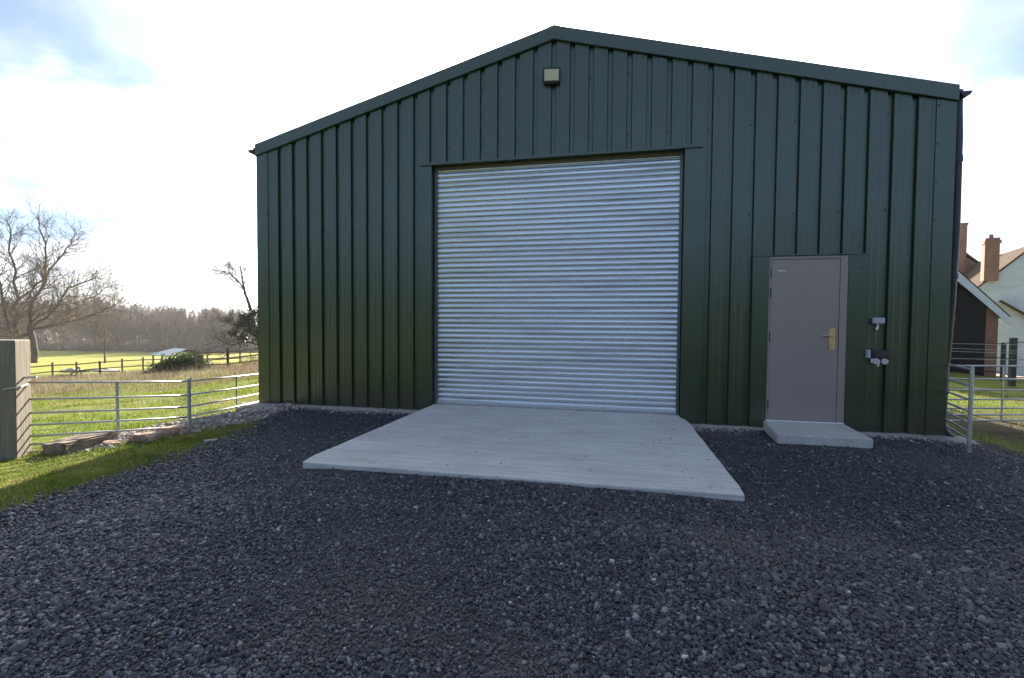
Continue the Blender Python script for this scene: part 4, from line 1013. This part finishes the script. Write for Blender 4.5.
# ------------------------------------------------------------------ light, sky
EL, AZ = 24., -9.8          # sun: height, and angle from +Y (negative = left)
sdir = Vector((math.sin(R(AZ))*math.cos(R(EL)), math.cos(R(AZ))*math.cos(R(EL)), math.sin(R(EL))))
ld = bpy.data.lights.new('sun', 'SUN'); ld.energy = 5.; ld.angle = R(.55); ld.color = (1., .90, .74)
lo = bpy.data.objects.new('sun', ld); COL.objects.link(lo); lo.rotation_euler = (-sdir).to_track_quat('-Z', 'Y').to_euler(); lo.location = (0, 0, 30)
w = bpy.data.worlds.new('World'); S.world = w; w.use_nodes = True; nt = w.node_tree
bg = nt.nodes['Background']
sky = nt.nodes.new('ShaderNodeTexSky'); sky.sky_type = 'NISHITA'; sky.sun_disc = False
sky.sun_elevation = R(EL); sky.sun_rotation = R(AZ); sky.air_density = 1.; sky.dust_density = 1.; sky.ozone_density = 6.
tc = nt.nodes.new('ShaderNodeTexCoord'); sep = nt.nodes.new('ShaderNodeSeparateXYZ'); nt.links.new(tc.outputs['Generated'], sep.inputs[0])
den = math_n(nt, 'ADD', math_n(nt, 'MAXIMUM', sep.outputs[2], 0.), .22)
cmb = nt.nodes.new('ShaderNodeCombineXYZ'); nt.links.new(math_n(nt, 'DIVIDE', sep.outputs[0], den), cmb.inputs[0]); nt.links.new(math_n(nt, 'DIVIDE', sep.outputs[1], den), cmb.inputs[1])
cn = N(nt, 'ShaderNodeTexNoise', Scale=1.25, Detail=9., Roughness=.56); cn.inputs['Distortion'].default_value = .35
mp = nt.nodes.new('ShaderNodeMapping'); mp.inputs['Location'].default_value = (0.4, 5.2, 0); nt.links.new(cmb.outputs[0], mp.inputs[0]); nt.links.new(mp.outputs[0], cn.inputs['Vector'])

cn2 = N(nt, 'ShaderNodeTexNoise', Scale=3.2, Detail=6.); nt.links.new(mp.outputs[0], cn2.inputs['Vector'])
ccol = ramp(nt, cn2.outputs[0], [(.40, (.52, .54, .59)), (.60, (1., 1., 1.))])
# clouds scatter the sun forward: brighter towards it
dot = nt.nodes.new('ShaderNodeVectorMath'); dot.operation = 'DOT_PRODUCT'; nt.links.new(tc.outputs['Generated'], dot.inputs[0]); dot.inputs[1].default_value = sdir
fwd = math_n(nt, 'POWER', math_n(nt, 'MAXIMUM', dot.outputs['Value'], 0.), 6.)
br = math_n(nt, 'ADD', math_n(nt, 'MULTIPLY', fwd, 22.), 5.8)
vm = nt.nodes.new('ShaderNodeVectorMath'); vm.operation = 'SCALE'; nt.links.new(ccol, vm.inputs[0]); nt.links.new(br, vm.inputs['Scale'])
low = math_n(nt, 'POWER', math_n(nt, 'SUBTRACT', 1., math_n(nt, 'MAXIMUM', sep.outputs[2], 0.)), 8.)
cm = math_n(nt, 'ADD', cn.outputs[0], math_n(nt, 'MULTIPLY', math_n(nt, 'SUBTRACT', math_n(nt, 'POWER', math_n(nt, 'MAXIMUM', dot.outputs['Value'], 0.), 4.), .47), .36))
cm = math_n(nt, 'ADD', cm, math_n(nt, 'MULTIPLY', low, .30))
cm = math_n(nt, 'ADD', cm, math_n(nt, 'MULTIPLY', math_n(nt, 'MINIMUM', dot.outputs['Value'], 0.), .34))
cf = ramp(nt, cm, [(.40, 0.), (.62, 1.)])
sc = nt.nodes.new('ShaderNodeVectorMath'); sc.operation = 'SCALE'; nt.links.new(sky.outputs[0], sc.inputs[0]); sc.inputs['Scale'].default_value = .56
thin = mix(nt, .17, sc.outputs[0], vm.outputs[0])      # thin high veil everywhere
colr = mix(nt, cf, thin, vm.outputs[0])
nt.links.new(colr, bg.inputs[0]); bg.inputs[1].default_value = .10

S.view_settings.view_transform = 'Standard'; S.view_settings.look = 'None'; S.view_settings.gamma = 1; S.view_settings.exposure = 1.78
S.render.engine = 'CYCLES'
S.cycles.max_bounces = 6; S.cycles.volume_bounces = 0; S.cycles.diffuse_bounces = 3; S.cycles.glossy_bounces = 3; S.cycles.transmission_bounces = 3
S.render.resolution_x = 1024; S.render.resolution_y = 678
